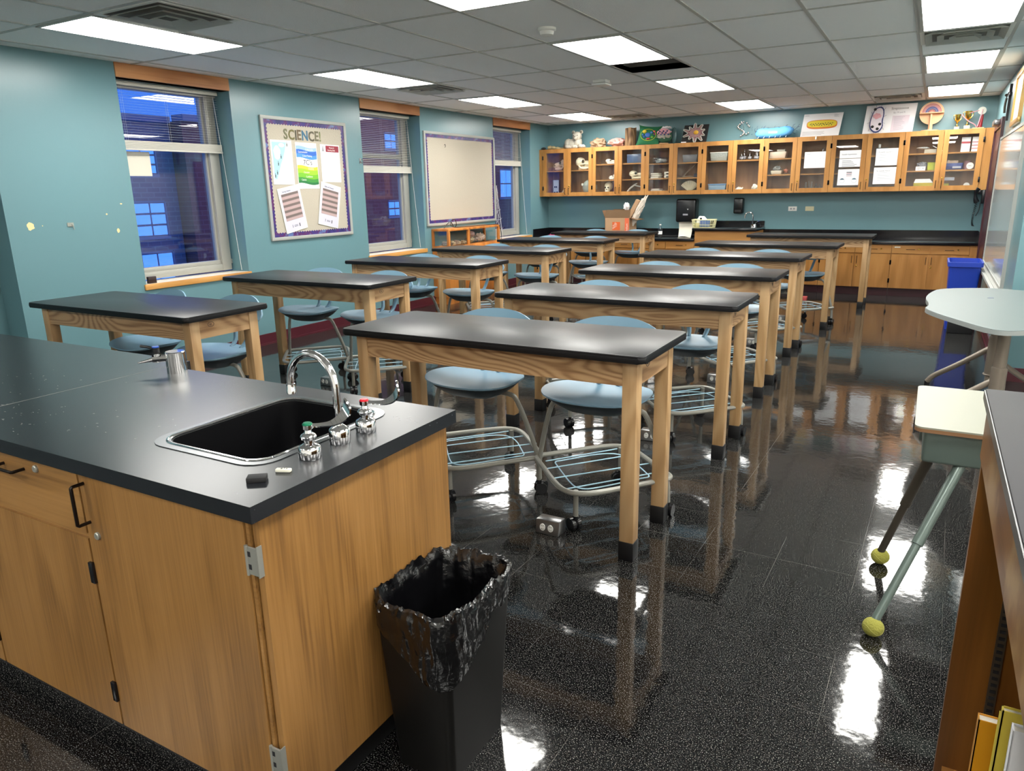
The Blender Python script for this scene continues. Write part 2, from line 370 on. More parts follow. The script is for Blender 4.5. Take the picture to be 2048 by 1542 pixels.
# ceiling with one missing tile
HX0, HX1, HY0, HY1 = -2.72, -2.11, 6.67, 7.22
ce = B(-6.4, HX0, -3.3, 12.1, H, H+.05).box(HX1, 3.15, -3.3, 12.1, H, H+.05).box(HX0, HX1, -3.3, HY0, H, H+.05).box(HX0, HX1, HY1, 12.1, H, H+.05)
ceiling = struct('ceiling', ce, M_ceil)
pv = M()
pv.box(HX0, HX1, HY0, HY1, H+.3, H+.32).box(HX0-.02, HX0, HY0, HY1, H, H+.32).box(HX1, HX1+.02, HY0, HY1, H, H+.32).box(HX0, HX1, HY0-.02, HY0, H, H+.32).box(HX0, HX1, HY1, HY1+.02, H, H+.32)
part('plenum', pv, M_plen, ceiling)
GX, GY, CX, CY = -2.705, 2.955, .6180, 1.2192
tb = M()
for i in range(-6, 10):
    x = GX+i*CX
    if XW+.1 < x < 3: tb.box(x-.012, x+.012, -3.2, 6.73 if x > XR else YF, H-.005, H+.001)
for j in range(-5, 8):
    y = GY+j*CY
    tb.box(XW, 3.0 if y < 6.73 else XR, y-.012, y+.012, H-.0045, H+.001)
part('ceiling_grid', tb, M_tbar, ceiling)
# baseboards
struct('baseboard_left', B(XW, XW+.012, 2.975, 11.35, 0, .115).box(XW, XW+.022, 2.975, 11.35, 0, .018), M_maroon)
struct('baseboard_right', B(XR-.012, XR, 6.73, 10.15, 0, .11).box(XR-.012, 3.0, 6.718, 6.73, 0, .11).box(XR-.02, XR, 6.71, 10.15, 0, .018), M_maroon)
# door in the right wall beside the far corner
d = thing('door_1', None, None, (XR, 10.8, 0), kind='structure')
part('door_frame', B(XR-.03, XR, 11.3, 11.4, 0, 2.12).box(XR-.03, XR, 10.2, 10.3, 0, 2.12).box(XR-.03, XR, 10.2, 11.4, 2.12, 2.22), M_maroon2, d)
part('door_closer', B(XR-.09, XR-.03, 10.45, 10.85, 2.15, 2.21, bev=.006), M_steel, d)
part('door_leaf', B(XR-.012, XR, 10.3, 11.3, .01, 2.12), M_maroon2, d)
# paint damage on the left wall
pc = M()
for (y, z, a, b, sd) in ((3.142, 1.33, .028, .03, 1), (3.84, 1.262, .012, .018, 2), (3.45, 1.335, .012, .008, 3), (3.76, 1.40, .007, .007, 4), (3.9, 1.48, .01, .006, 5), (3.23, 1.33, .004, .004, 6)):
    n = 14; poly = []
    for i in range(n):
        t = 2*PI*i/n; k = 1+.35*noise.noise(Vector((math.cos(t)*1.3+sd*5, math.sin(t)*1.3, sd)))
        poly.append((a*k*math.cos(t), b*k*math.sin(t)))
    pc.prism(poly, 0, .0012, mtx=WL(XW, y, z))
part('paint_chip', pc, mat('bare_plaster', 'e8cf9a', .8), wall_left)

# ------------------------------------------------------------------ windows
def window(n, y0, y1, extra=True):
    t = thing('window_%d' % n, None, None, (-6.215, (y0+y1)/2, .8), kind='structure'); x0, x1 = -6.27, -6.19
    f = M(); gr = y1-.15
    f.box(x0, x1, y1-.14, y1-.03, .80, 2.5, bev=.004).box(x0, x1, y0-.0, y0+.08, .80, 2.5)
    f.box(x0, x1-.005, y0, y1-.03, .80, .865, bev=.004).box(x0-.0, x1-.02, y0, y1, .86, .905, bev=.003).box(x0+.002, x1-.002, y0, y1, 2.44, 2.499)
    f.box(x0, x1-.02, y0, y1-.03, 1.95, 2.01, bev=.003) if n > 1 else None
    f.box(x0, x1-.03, y1-.165, y1-.13, .88, 2.5)
    part('window_frame', f, M_alum, t)
    part('glass_pane', B(-6.245, -6.24, y0+.05, y1-.14, .88, 2.46), M_wglass, t)
    sl = part('window_sill', B(-6.27, XW-.001, y0+.001, y1-.001, .76, .785), M_sill, t)
    part('sill_nosing', B(XW-.001, XW+.02, y0-.02, y1+.02, .735, .785, bev=.004), M_nose, t)
    struct('trim_%d' % n, B(-6.10, XW+.012, y0+.001, y1-.001, 2.495, H-.002), M_val)
for i, (a, b) in enumerate(wins): window(i+1, a, b)
for a, b, bot, nm in ((4.03, 5.155, 1.93, 'first window from the teacher bench'), (7.045, 8.2, 1.775, 'window between the two bulletin boards'), (10.1, 11.28, 1.92, 'window nearest the far corner')):
    t = thing('window_blind', 'cream slatted blind half raised in the '+nm, 'blind', (-6.16, (a+b)/2, bot), group=None)
    part('headrail', B(-6.18, -6.14, a, b, 2.46, 2.493, bev=.003), M_blind, t)
    s = M(); z = 2.445; top = bot+.085
    while z > top:
        s.xbox(Matrix.Translation((-6.16, 0, z)) @ Matrix.Rotation(.25 if b > 11 or a > 7 else .12, 4, 'Y'), -.0125, .0125, a+.01, b-.01, -.0004, .0004); z -= .0215
    part('slats', s, M_blind, t)
    s = M()
    for k in range(9): s.box(-6.174, -6.146, a+.01, b-.01, bot+.018+k*.0072, bot+.0235+k*.0072)
    part('stacked_slats', s, M_blind, t)
    part('bottom_rail', B(-6.175, -6.145, a+.005, b-.005, bot, bot+.016, bev=.003), M_blind, t)
    s = M()
    for q in (.12, .5, .88):
        for dx in (-.013, .013): s.tube([(-6.16+dx, a+(b-a)*q, 2.46), (-6.16+dx, a+(b-a)*q, bot)], .0008, 4)
    part('ladder_cord', s, M_cord, t)
    part('pull_cord', M().tube([(-6.14, b-.06, 2.45), (-6.12, b-.03, 1.8), (-6.09, b-.02, 1.3), (-6.04, b-.03, .80)], .0025, 6, smooth=2), M_cord, t)
solo('cream_sheet', B(-6.238, -6.2365, 4.10, 4.41, 1.715, 1.925), M_paper2, 'plain cream rectangle flat against the inside of the first window glass', 'paper')  # flat cream rectangle set against the inner face of the pane
solo('wooden_block', B(-6.03, -6.0, 4.06, 4.14, .785, .845, bev=.004), mat('dark_brown_block', '2a1713', .5), 'small dark brown block on the first window sill', 'block')
solo('wall_hook', M().tube([(XW, 6.985, 1.90), (XW+.03, 6.985, 1.87), (XW+.05, 6.985, 1.90), (XW+.03, 6.985, 1.92)], .006, 8, smooth=2).box(XW, XW+.004, 6.97, 7.0, 1.87, 1.93), M_steel, 'small metal hook on the wall between bulletin board and middle window', 'hook')
s = M().box(XW, XW+.006, 3.42, 3.47, 1.315, 1.345).tube([(XW, 3.455, 1.335), (XW+.02, 3.455, 1.32), (XW+.02, 3.46, 1.29)], .003, 6)
solo('bent_nail', s, M_galv, 'small metal bracket left in the teal wall before the first window', 'bracket')

# ------------------------------------------------------------------ buildings outside
def building(name, label, x, y0, y1, z1, mt, rects, cols=3, rows=3):
    t = thing(name, label, 'building', (x, (y0+y1)/2, -7))
    part('facade', B(x-3, x, y0, y1, -7, z1), mt, t); part('coping', B(x-.4, x+.1, y0, y1, z1, z1+.18), M_concrete, t)
    for (a, b, c, dd) in rects:
        w_ = part('window', B(x-.02, x+.04, a-.06, b+.06, c-.09, c).box(x-.02, x+.03, a-.04, a, c, dd).box(x-.02, x+.03, b, b+.04, c, dd).box(x-.02, x+.03, a, b, dd, dd+.05), M_concrete, t)
        g = M()
        for i in range(cols):
            for j in range(rows):
                wa = (b-a)/cols; wb = (dd-c)/rows; g.box(x, x+.015, a+i*wa+.03, a+(i+1)*wa-.03, c+j*wb+.03, c+(j+1)*wb-.03)
        part('pane', g, M_skyglow, w_)
building('school_wing', 'pale dusk building wing with gridded windows seen through the first window', -20, -6, 14.9, 3.65, M_brick, [(12.9, 14.4, .43, 1.4), (12.9, 14.45, -1.3, -.06), (12.9, 14.3, 2.2, 3.0), (9, 10.6, .43, 1.4)])
building('brick_building', 'dark brick building standing right of the wing outside the first window', -19.5, 14.95, 19, 3.7, M_brick2, [(17.2, 17.8, 1.4, 2.2)], 2, 2)
building('brick_building', 'taller brick building with tall panes given a blue sky glow outside the middle window', -19.8, 19.2, 44, 7.5, M_brick2, [(24.7, 25.5, 3.3, 3.9), (24.7, 25.5, .6, 1.2), (24.5, 25.4, -1.8, -.8), (21.8, 22.6, .6, 1.2), (29, 30, .6, 1.6), (34, 35.2, 1.2, 2.6)], 2, 2)

ld = bpy.data.lights.new('facade_fill', 'AREA'); ld.energy = 200; ld.size = 6; ld.color = (1.0, .72, .5)  # unseen warm lamp added to brighten the brick facades
lo = bpy.data.objects.new('facade_fill', ld); C.objects.link(lo); lo.location = (-10, 24, 8); lo.rotation_euler = (0, math.radians(55), 0)
# ------------------------------------------------------------------ ceiling lights
def light(x, y, label, first=[None]):
    if first[0]: return dup(first[0], (x, y, H), 0, label)
    t = thing('ceiling_light', label, 'light', (x, y, H), local=True, group='recessed ceiling light panels'); first[0] = t
    fr = M(); w_, l_ = CX-.026, CY-.026
    fr.box(-.0, w_, 0, .022, -.012, .0).box(0, w_, l_-.022, l_, -.012, .0).box(0, .022, .022, l_-.022, -.012, 0).box(w_-.022, w_, .022, l_-.022, -.012, 0)
    part('frame', fr, M_tbar, t); part('diffuser', B(.022, w_-.022, .022, l_-.022, -.007, -.001), M_bulb, t); return t
colx = {'left': GX-4*CX+.013, 'middle': GX+.013, 'right': GX+4*CX+.013}
pos = {0: 'nearest', 1: 'second', 2: 'third', 3: 'farthest'}
for cn, x in colx.items():
    for k in range(0, 4):
        light(x, GY+.013+2*k*CY, '%s lit ceiling panel of the %s row, seen from the camera' % (pos[k], {'left': 'window-side', 'middle': 'middle', 'right': 'whiteboard-side'}[cn]))
for cn, x in (('window-side', colx['left']), ('middle', colx['middle']), ('whiteboard-side', colx['right'])):
    for k in ((-2, -1) if cn == 'whiteboard-side' else (-2,)): light(x, GY+.013+2*k*CY, '%s added unseen fill panel %s behind the camera' % (cn, 'first' if k == -1 else 'second'))  # panels out of view, added to lift the foreground and ceiling
for k in (-2, -1, 0, 1): light(colx['right']+4*CX, GY+.013+2*k*CY, 'added unseen fill panel in the bay right of the camera, %s from its rear' % {-2: 'first', -1: 'second', 0: 'third', 1: 'fourth'}[k])  # unseen bay panels added to light the bench end and raise the bounce
def vent(x, y, w_, label, mt=M_tbar):
    t = thing('ceiling_vent', label, 'vent', (x, y, H), local=True)
    part('frame', B(0, w_, 0, .03, -.008, 0).box(0, w_, w_-.03, w_, -.008, 0).box(0, .03, .03, w_-.03, -.008, 0).box(w_-.03, w_, .03, w_-.03, -.008, 0), mt, t)
    part('throat', B(.03, w_-.03, .03, w_-.03, -.0015, -.0005), M_plen, t)
    for i, (a, zz) in enumerate(((.035, -.004), (.115, -.008), (.195, -.012))):
        m = M(); b = w_-a; o = .045
        q = [((a, a), (b, a), (b-o, a+o), (a+o, a+o)), ((b, a), (b, b), (b-o, b-o), (b-o, a+o)), ((b, b), (a, b), (a+o, b-o), (b-o, b-o)), ((a, b), (a, a), (a+o, a+o), (a+o, b-o))]
        for f in q: m.b.faces.new([m.b.verts.new((p[0], p[1], zz-.022 if k < 2 else zz)) for k, p in enumerate(f)])
        bmesh.ops.solidify(m.b, geom=m.b.faces[:], thickness=.002)
        part('louvre', m, mt, t)
M_ventc = mat('vent_metal', 'eaeae2', .5)
vent(GX-3*CX+.005, GY+.02, .6, 'square air vent beside the nearest window-side light panel', M_ventc)
vent(GX-4*CX+.005, GY+3*CY+.02, .6, 'square air vent past the second window-side light panel', M_ventc)
vent(GX-3*CX+.005, GY+7*CY-.52, .6, 'square air vent by the far wall, window side', M_ventc)
vent(GX+4*CX+.005, GY+3*CY+.02, .6, 'shiny square air vent between two whiteboard-side light panels', M_ventc)
vent(GX+3*CX+.005, GY+6.55*CY, .6, 'square air vent above the far wall posters', M_ventc)
t = thing('smoke_detector', 'round white smoke detector on the ceiling near the middle light panels', 'smoke detector', (-2.47, 4.93, H))
part('base', M().lathe([(0, 0), (.065, 0), (.065, -.015), (.055, -.022), (0, -.022)], (-2.47, 4.93, H)), M_white, t)
part('sensor_head', M().lathe([(.05, -.022), (.045, -.045), (.03, -.052), (0, -.052)], (-2.47, 4.93, H)), M_white, t)
t = thing('motion_sensor', 'small boxy white sensor hanging under the ceiling tiles', 'sensor', (-3.12, 7.48, H))
part('housing', B(-3.19, -3.05, 7.41, 7.55, H-.03, H, bev=.006).box(-3.2, -3.04, 7.4, 7.56, H-.055, H-.035, bev=.006), M_white, t)
part('neck', B(-3.15, -3.09, 7.45, 7.51, H-.04, H), M_dark, t)

# ================================================================== LAB TABLES AND CHAIRS
TW, TD, TH = 1.519, .579, .900
def rrect(x0, x1, y0, y1, r, n=5):
    P = []
    for cx, cy, a0 in ((x1-r, y1-r, 0), (x0+r, y1-r, PI/2), (x0+r, y0+r, PI), (x1-r, y0+r, 1.5*PI)):
        for i in range(n+1):
            a = a0+PI/2*i/n; P.append((cx+r*math.cos(a), cy+r*math.sin(a)))
    return P
def make_table():
    t = thing('lab_table', '', 'table', (0, 0, 0), local=True)
    part('tabletop', M().prism(rrect(0, TW, 0, TD, .025), TH-.030, TH, bev=.004), M_top, t)
    part('edge_band', M().prism(rrect(-.0015, TW+.0015, -.0015, TD+.0015, .026), TH-.031, TH-.004, bev=.009), M_edge, t)
    lw = .062; xa, xb, ya, yb = .045, TW-.045, .055, TD-.055
    for x in (xa, xb-lw):
        for y in (ya, yb-lw):
            l = part('leg', B(x, x+lw, y, y+lw, .075, TH-.031, bev=.003), M_ash, t)
            part('boot', B(x-.003, x+lw+.003, y-.003, y+lw+.003, 0, .085, bev=.004), M_boot, l)
    part('apron', B(xa+lw, xb-lw, ya+.006, ya+.028, TH-.14, TH-.031), M_ashx, t)
    part('apron', B(xa+lw, xb-lw, yb-.028, yb-.006, TH-.14, TH-.031), M_ashx, t)
    part('apron', B(xa+.006, xa+.028, ya+lw, yb-lw, TH-.14, TH-.031), M_ashy, t)
    part('apron', B(xb-.028, xb-.006, ya+lw, yb-lw, TH-.14, TH-.031), M_ashy, t)
    m = M(); x = xb-.0055
    ring = [(x, ya+lw+.08+.020*math.cos(a), TH-.068+.013*math.sin(a)) for a in [2*PI*i/24 for i in range(24)]]
    m.tube(ring, .0012, 5, closed=True)
    m.join(text('KI', .017, Matrix.Translation((x, ya+lw+.071, TH-.074)) @ Matrix(((0, 0, 1, 0), (1, 0, 0, 0), (0, 1, 0, 0), (0, 0, 0, 1)))))
    part('maker_mark', m, M_ink, t)
    return t
def make_chair():
    t = thing('student_chair', '', 'chair', (0, 0, 0), local=True)
    # origin: floor under the seat centre; front is -y
    def seat(u, v):
        a = 2*PI*u; r = v
        c, s_ = math.cos(a), math.sin(a)
        k = 1/((abs(c)**2.8+abs(s_)**2.8)**(1/2.8))
        x = (.262-.020*max(0, s_))*k*r*c; y = (.175 if s_ < 0 else .20)*k*r*s_-.01
        z = .60-.014*(1-r*r) + .010*(abs(c)*r)**4 - (.014*(r**5) if s_ < 0 else 0)*abs(s_)**2
        return Vector((x, y, z))
    def shell(f0, f1, prof):
        m = M(); m.grid(f0, 44, 7); q = M(); q.grid(f1, 44, 7); m.join(q)
        bmesh.ops.remove_doubles(m.b, verts=m.b.verts[:], dist=.0004); es = [e for e in m.b.edges if e.is_boundary]
        bmesh.ops.bridge_loops(m.b, edges=es); return m
    def under(u, v):
        p = seat(u, v); p.z -= .007+.024*min(1, (1-v)*5); return p
    part('seat', shell(seat, under, 0), M_blue, t, ang=60)
    def pan(u, v):
        p = seat(u, v*.93); p.z -= .016+.060*min(1, (1-v)*2.3)**.75; return p
    def pan2(u, v):
        p = seat(u, v*.93); p.z -= .012; return p
    part('seat_pan', shell(pan2, pan, 0), mat('slate_black_pan', '1f262b', .45), t, ang=60)
    def bk(u, v):
        x = (u-.5)*2; hw = .20+.085*min(1, v*2.2)**.7 - .03*max(0, v-.75)*2.5
        zt = .918-.075*abs(x)**2.6; zb = .742+.02*x*x
        z = zb+(zt-zb)*v; y = .205+.05*v - .075*x*x
        return Vector((x*hw, y, z))
    part('backrest', M().grid(bk, 16, 8, th=.009), M_blue, t, ang=60)
    n = M()
    for s in (-1, 1):
        n.tube([(s*.05, .150, .588), (s*.055, .190, .62), (s*.075, .212, .70), (s*.10, .222, .79)], .014, 8, smooth=2)
    n.box(-.085, .085, .195, .212, .735, .775, bev=.006).box(-.07, .07, .13, .18, .578, .594, bev=.006)
    part('back_neck', n, M_blue, t)
    cy = .06; r = .0125
    for s in (-1, 1):
        part('leg', M().tube([(s*.02, -.0, .530), (s*.2, 0, .535), (s*.245, .005, .51), (s*.335, cy, .20), (s*.338, cy, .075)], r, 10, smooth=2), M_grey, t)
    part('base_ring', M().tube([(-.345, cy-.02, .2), (-.30, cy-.07, .2), (-.10, cy-.31, .2), (-.03, cy-.355, .2), (.03, cy-.355, .2), (.10, cy-.31, .2), (.30, cy-.07, .2), (.345, cy-.02, .2), (.345, cy+.02, .2), (.30, cy+.06, .2), (.10, cy+.275, .2), (.03, cy+.32, .2), (-.03, cy+.32, .2), (-.10, cy+.275, .2), (-.30, cy+.06, .2), (-.345, cy+.02, .2)], r, 10, closed=True, smooth=2), M_grey, t)
    for y in (cy-.325, cy+.30):
        part('post', M().cyl((0, y, .2), (0, y, .075), .012), M_grey, t)
    wr = M(); rw = .0032
    wr.tube([(-.25, cy, .187), (-.22, cy-.04, .187), (-.05, cy-.25, .187), (.0, cy-.27, .187), (.05, cy-.25, .187), (.22, cy-.03, .187), (.25, cy, .187), (.22, cy+.04, .187), (.06, cy+.23, .187), (-.06, cy+.23, .187), (-.22, cy+.03, .187)], rw, 6, closed=True, smooth=2)
    for k, (a, b, c, e) in enumerate(((-.29, -.02, -.02, .30), (-.25, -.12, .11, .28), (-.17, -.22, .22, .19), (-.06, -.31, .28, .08), (.07, -.31, .31, -.03))):
        wr.tube([(a, cy+b, .19), (c, cy+e, .19)], rw, 6)
    part('wire_shelf', wr, M_bluewire, t)
    for i, (x, y) in enumerate(((-.338, cy), (.338, cy), (0, cy-.325), (0, cy+.30))):
        a = i*1.1+.4; R_ = Matrix.Translation((x, y, 0)) @ Matrix.Rotation(a, 4, 'Z'); c = M()
        for s in (-1, 1): c.cyl((.014, s*.006, .031), (.014, s*.024, .031), .031, n=18)
        c.cyl((0, 0, .045), (0, 0, .078), .011, n=10).box(-.014, .03, -.006, .006, .03, .056, bev=.003); c.move(R_)
        part('caster', c, M_blackpl, t)
    return t
tabs = [('w', 1, -4.924, 2.479, 0), ('w', 2, -4.911, 3.955, 0), ('w', 3, -4.917, 5.399, 0), ('w', 4, -4.965, 6.911, -.03), ('w', 5, -5.013, 8.47, .02), ('w', 6, -5.036, 10.13, .0),
        ('b', 1, -2.412, 2.59, 0), ('b', 2, -2.371, 3.952, 0), ('b', 3, -2.424, 5.358, -.005), ('b', 4, -2.468, 6.877, -.02), ('b', 5, -2.339, 8.405, -.025), ('b', 6, -2.111, 10.061, -.012)]
ordn = ['', 'front', 'second', 'third', 'fourth', 'fifth', 'rearmost']
rown = {'w': 'window-side row', 'b': 'aisle-side row'}
T0 = make_table(); CH0 = make_chair(); usedT = usedC = False
for row, k, x, y, a in tabs:
    lab = 'black-topped ash lab table, %s of the %s' % (ordn[k], rown[row])
    if not usedT: T0.location = (x, y, 0); T0.rotation_euler = (0, 0, a); T0['label'] = lab; T0['group'] = 'lab tables in two rows'; usedT = True
    else: dup(T0, (x, y, 0), a, lab, 'lab tables in two rows')
    if (row, k) == ('b', 6): continue
    for s in (-1, 1):
        cx = x+TW/2+.03+s*.34; cy = y+.48; rz = rnd.uniform(-.06, .06)
        cx, cy = x+(cx-x)*math.cos(a)-(cy-y)*math.sin(a), y+(cx-x)*math.sin(a)+(cy-y)*math.cos(a)
        if (row, k) == ('w', 1): rz = -.18 if s < 0 else -.12; cy -= .02
        sc = (1, 1, 1)
        if (row, k) in (('b', 5), ('b', 6)): cy -= .10; sc = (1, 1, .95)
        lab = 'pale blue shell chair on casters, %s seat behind the %s table of the %s' % ('left' if s < 0 else 'right', ordn[k], rown[row])
        if not usedC: c = CH0; c.location = (cx, cy, 0); c.rotation_euler = (0, 0, rz); c['label'] = lab; c['group'] = 'student chairs'; usedC = True
        else: c = dup(CH0, (cx, cy, 0), rz, lab, 'student chairs')
        c.scale = sc
# floor outlet boxes
def fbox(x, y, lab, first=[None]):
    if first[0]: return dup(first[0], (x, y, 0), rnd.uniform(-.1, .1), lab)
    t = thing('floor_outlet_box', lab, 'outlet', (x, y, 0), local=True, group='floor outlet boxes'); first[0] = t
    m = M(); m.box(-.06, .06, -.035, .045, 0, .066, bev=.006)
    for v in m.b.verts:
        if v.co.z > .05 : v.co.y = v.co.y*.8+.004
    part('housing', m, M_steel, t)
    for s in (-1, 1):
        f = part('receptacle', M().prism([(.0135*math.cos(a)+s*.02, .017*math.sin(a)+.036) for a in [2*PI*i/16 for i in range(16)]], 0, .004, mtx=WF(0, -.034, 0)), M_white, t)
        sl = M()
        for dz in (-.008, .008):
            for dx in (-.004, .004): sl.box(s*.02+dx-.0008, s*.02+dx+.0008, -.0395, -.037, .036+dz-.003, .036+dz+.003)
        part('slots', sl, M_dark, f)
    return t
for x, y, l in ((-1.372, 2.74, 'steel floor outlet box below the front aisle-side table'), (-1.38, 4.17, 'steel floor outlet box below the second aisle-side table'), (-1.372, 5.73, 'steel floor outlet box below the third aisle-side table'),
                (-1.41, 7.32, 'steel floor outlet box below the fourth aisle-side table'), (-1.41, 8.81, 'steel floor outlet box below the fifth aisle-side table'), (-4.2, 4.31, 'steel floor outlet box below the second window-side table')): fbox(x, y, l)
solo('red_floor_box', B(-1.46, -1.36, 10.56, 10.64, 0, .05, bev=.004), mat('dull_red', 'b34a4a', .5), 'small red box on the floor near the far cabinets', 'box')

# ================================================================== TEACHER BENCH
BX, BY, BZ = -1.135, .915, .914
# worktop with sink cut-out
sx0, sx1, sy0, sy1 = -1.675, -1.315, 1.10, 1.545
def worktop(name, x0, x1, y0, y1, hole, lab):
    t = thing(name, lab, 'worktop', ((x0+x1)/2, (y0+y1)/2, BZ-.04)); m = M()
    if hole:
        O = [(x0, y0), (x1, y0), (x1, y1), (x0, y1)]; I = rrect(hole[0], hole[1], hole[2], hole[3], .05)
        for z, flip in ((BZ, False), (BZ-.038, True)):
            vo = [m.b.verts.new((*p, z)) for p in O]; vi = [m.b.verts.new((*p, z)) for p in I]
            # corners order: I starts at +x+y going ccw, six verts per corner
            oc = [vo[2], vo[3], vo[0], vo[1]]; n = 6
            for c in range(4):
                for i in range(n-1): m.b.faces.new((oc[c], vi[c*n+i], vi[c*n+i+1]))
                m.b.faces.new((oc[c], vi[c*n+n-1], vi[(c*n+n) % 24], oc[(c+1) % 4]))
            if not flip: T_, Ti = vo, vi
        for A, Bb in ((T_, vo), (Ti, vi)):
            for i in range(len(A)): m.b.faces.new((A[i], A[(i+1) % len(A)], Bb[(i+1) % len(A)], Bb[i]))
    else: m.box(x0, x1, y0, y1, BZ-.038, BZ)
    part('slab', m, M_epoxy, t); return t
w1 = worktop('bench_worktop', -2.42, BX, BY, 1.665, (sx0, sx1, sy0, sy1), 'black epoxy worktop slab with the sink, nearest the camera')
w2 = worktop('bench_worktop', -4.6, -2.4215, BY, 1.76, None, 'black epoxy worktop slab left of the seam, by the gas tap')
part('seam_caulk', B(-2.4235, -2.4195, BY, 1.665, BZ-.038, BZ+.0004), mat('pale_caulk', '6f7270', .6), w2)
# scratches on the tops
sc = M()
for (cx, cy, n, sp) in ((-2.3, 1.06, 60, .16), (-1.21, 1.53, 14, .03), (-2.7, 1.3, 26, .25), (-1.75, 1.2, 20, .2)):
    for _ in range(n):
        x = cx+rnd.gauss(0, sp); y = cy+rnd.gauss(0, sp*.5)
        if not (-4.2 < x < -1.15 and .93 < y < 1.65) or (sx0-.05 < x < sx1+.05 and sy0-.05 < y < sy1+.05): continue
        a = rnd.uniform(-.4, .9); l = rnd.uniform(.0005, .0035); sc.xbox(Matrix.Translation((x, y, BZ)) @ Matrix.Rotation(a, 4, 'Z'), -l, l, -.0005, .0005, 0, .0003)
part('scratch_marks', sc, mat('chalky_scratch', 'b4b4b0', .8), w1)
# sink
t = thing('lab_sink', 'black drop-in sink with a polished rim in the teacher bench', 'sink', (-1.49, 1.32, .72))
m = M(); m.prism(rrect(sx0+.004, sx1-.004, sy0+.004, sy1-.004, .05), .71, BZ-.002); bmesh.ops.delete(m.b, geom=[f for f in m.b.faces if f.normal.z > .9], context='FACES')
bmesh.ops.solidify(m.b, geom=m.b.faces[:], thickness=.003)
part('basin', m, mat('sink_black', '0c0c0e', .3), t, fixn=False)
def ringm(o, i, z0, z1):
    q = M(); A = [q.b.verts.new((*p, z0)) for p in o]; Bq = [q.b.verts.new((*p, z1)) for p in o]; Cq = [q.b.verts.new((*p, z1)) for p in i]; D = [q.b.verts.new((*p, z0-.004)) for p in i]; n = len(o)
    for X, Y in ((A, Bq), (Bq, Cq), (Cq, D)):
        for k in range(n): q.b.faces.new((X[k], X[(k+1) % n], Y[(k+1) % n], Y[k]))
    return q
part('rim', ringm(rrect(sx0-.03, sx1+.03, sy0-.03, sy1+.03, .07), rrect(sx0+.004, sx1-.004, sy0+.004, sy1-.004, .05), BZ, BZ+.0022), mat('dark_stainless', '5a5c5e', .24, metal=.9), t)
part('rim_bead', M().tube([(*p, BZ+.002) for p in rrect(sx0-.004, sx1+.004, sy0-.004, sy1+.004, .054, 8)], .0035, 6, closed=True), M_chrome, t)
part('drain', M().lathe([(0, .002), (.03, .002), (.035, 0)], (-1.5, 1.32, .714)), M_steel, t)
# faucet: spout and two wing-handle valves
fx, fy = -1.243, 1.300
t = thing('gooseneck_faucet', 'chrome gooseneck spout between the two sink valves on the bench', 'faucet', (fx, fy, BZ))
base = [(0, 0), (.026, 0), (.027, .004), (.027, .034), (.025, .038), (.018, .043), (.011, .047), (.010, .052), (0, .052)]
part('base', M().lathe(base, (fx, fy, BZ), 18), M_chrome, t)
sp = [(fx, fy, BZ+.04), (fx, fy, BZ+.10)]
dv = Vector((-.155, .0, 0)); R_ = dv.length/2; dn = dv.normalized(); cc = Vector((fx, fy, BZ+.142))+dn*R_
sp += [tuple(cc+dn*(-R_*math.cos(a))+Vector((0, 0, R_*1.05*math.sin(a)))) for a in [PI*i/16 for i in range(17)]]
e = Vector(sp[-1]); sp += [tuple(e-Vector((0, 0, .012)))]
part('spout', M().tube(sp, .0095, 16), M_chrome, t)
part('aerator', M().lathe([(.0098, 0), (.0115, -.001), (.0115, -.014), (.0125, -.016), (.0125, -.028), (0, -.028)], (e.x, e.y, e.z-.004), 16), M_chrome, t)
def valve(x, y, rz, ring, lab):
    t = thing('wing_valve', lab, 'valve', (x, y, BZ), rz, local=True, group='sink valves')
    part('body', M().lathe([(0, 0), (.026, 0), (.027, .003), (.027, .026), (.024, .031), (.016, .035), (.0125, .038), (.0125, .045), (.018, .049), (.0195, .054), (.017, .059), (.010, .063), (.008, .070), (.012, .073), (.012, .083), (0, .083)], (0, 0, 0), 20), M_chrome, t)
    part('index_button', M().lathe([(.0, .0885), (.009, .088), (.012, .085), (.012, .082)], (0, 0, 0), 18), ring, t)
    PW = [Vector(p) for p in ((.008, 0, .078), (.03, 0, .077), (.055, 0, .078), (.078, 0, .088), (.094, 0, .106), (.098, 0, .126), (.094, 0, .136))]
    WW = (.0045, .0045, .0065, .0105, .0135, .0125, .005)
    def cr(A, q):
        i = int(q); f = q-i; g = lambda j: A[max(0, min(len(A)-1, j))]; a, b, c, d = g(i-1), g(i), g(i+1), g(i+2)
        return (b*2+(c-a)*f+(a*2-b*5+c*4-d)*f*f+(b*3-a-c*3+d)*f*f*f)*.5
    def wing(u, v):
        q = min(u*6, 5.999); p = cr(PW, q); w_ = cr(WW, q)*1.15; k = (v-.5)*2
        return p+Vector((-.35*w_*k, w_*k*.8, .55*w_*k))
    part('wing_handle', M().grid(wing, 30, 8, th=.0045), M_chrome, t, ang=70)
valve(-1.232, 1.184, .80, mat('green_index', '0f6b4c', .3), 'chrome sink valve with a green index button')
valve(-1.245, 1.402, .35, mat('red_index', 'c4202e', .3), 'chrome sink valve with a red index button')
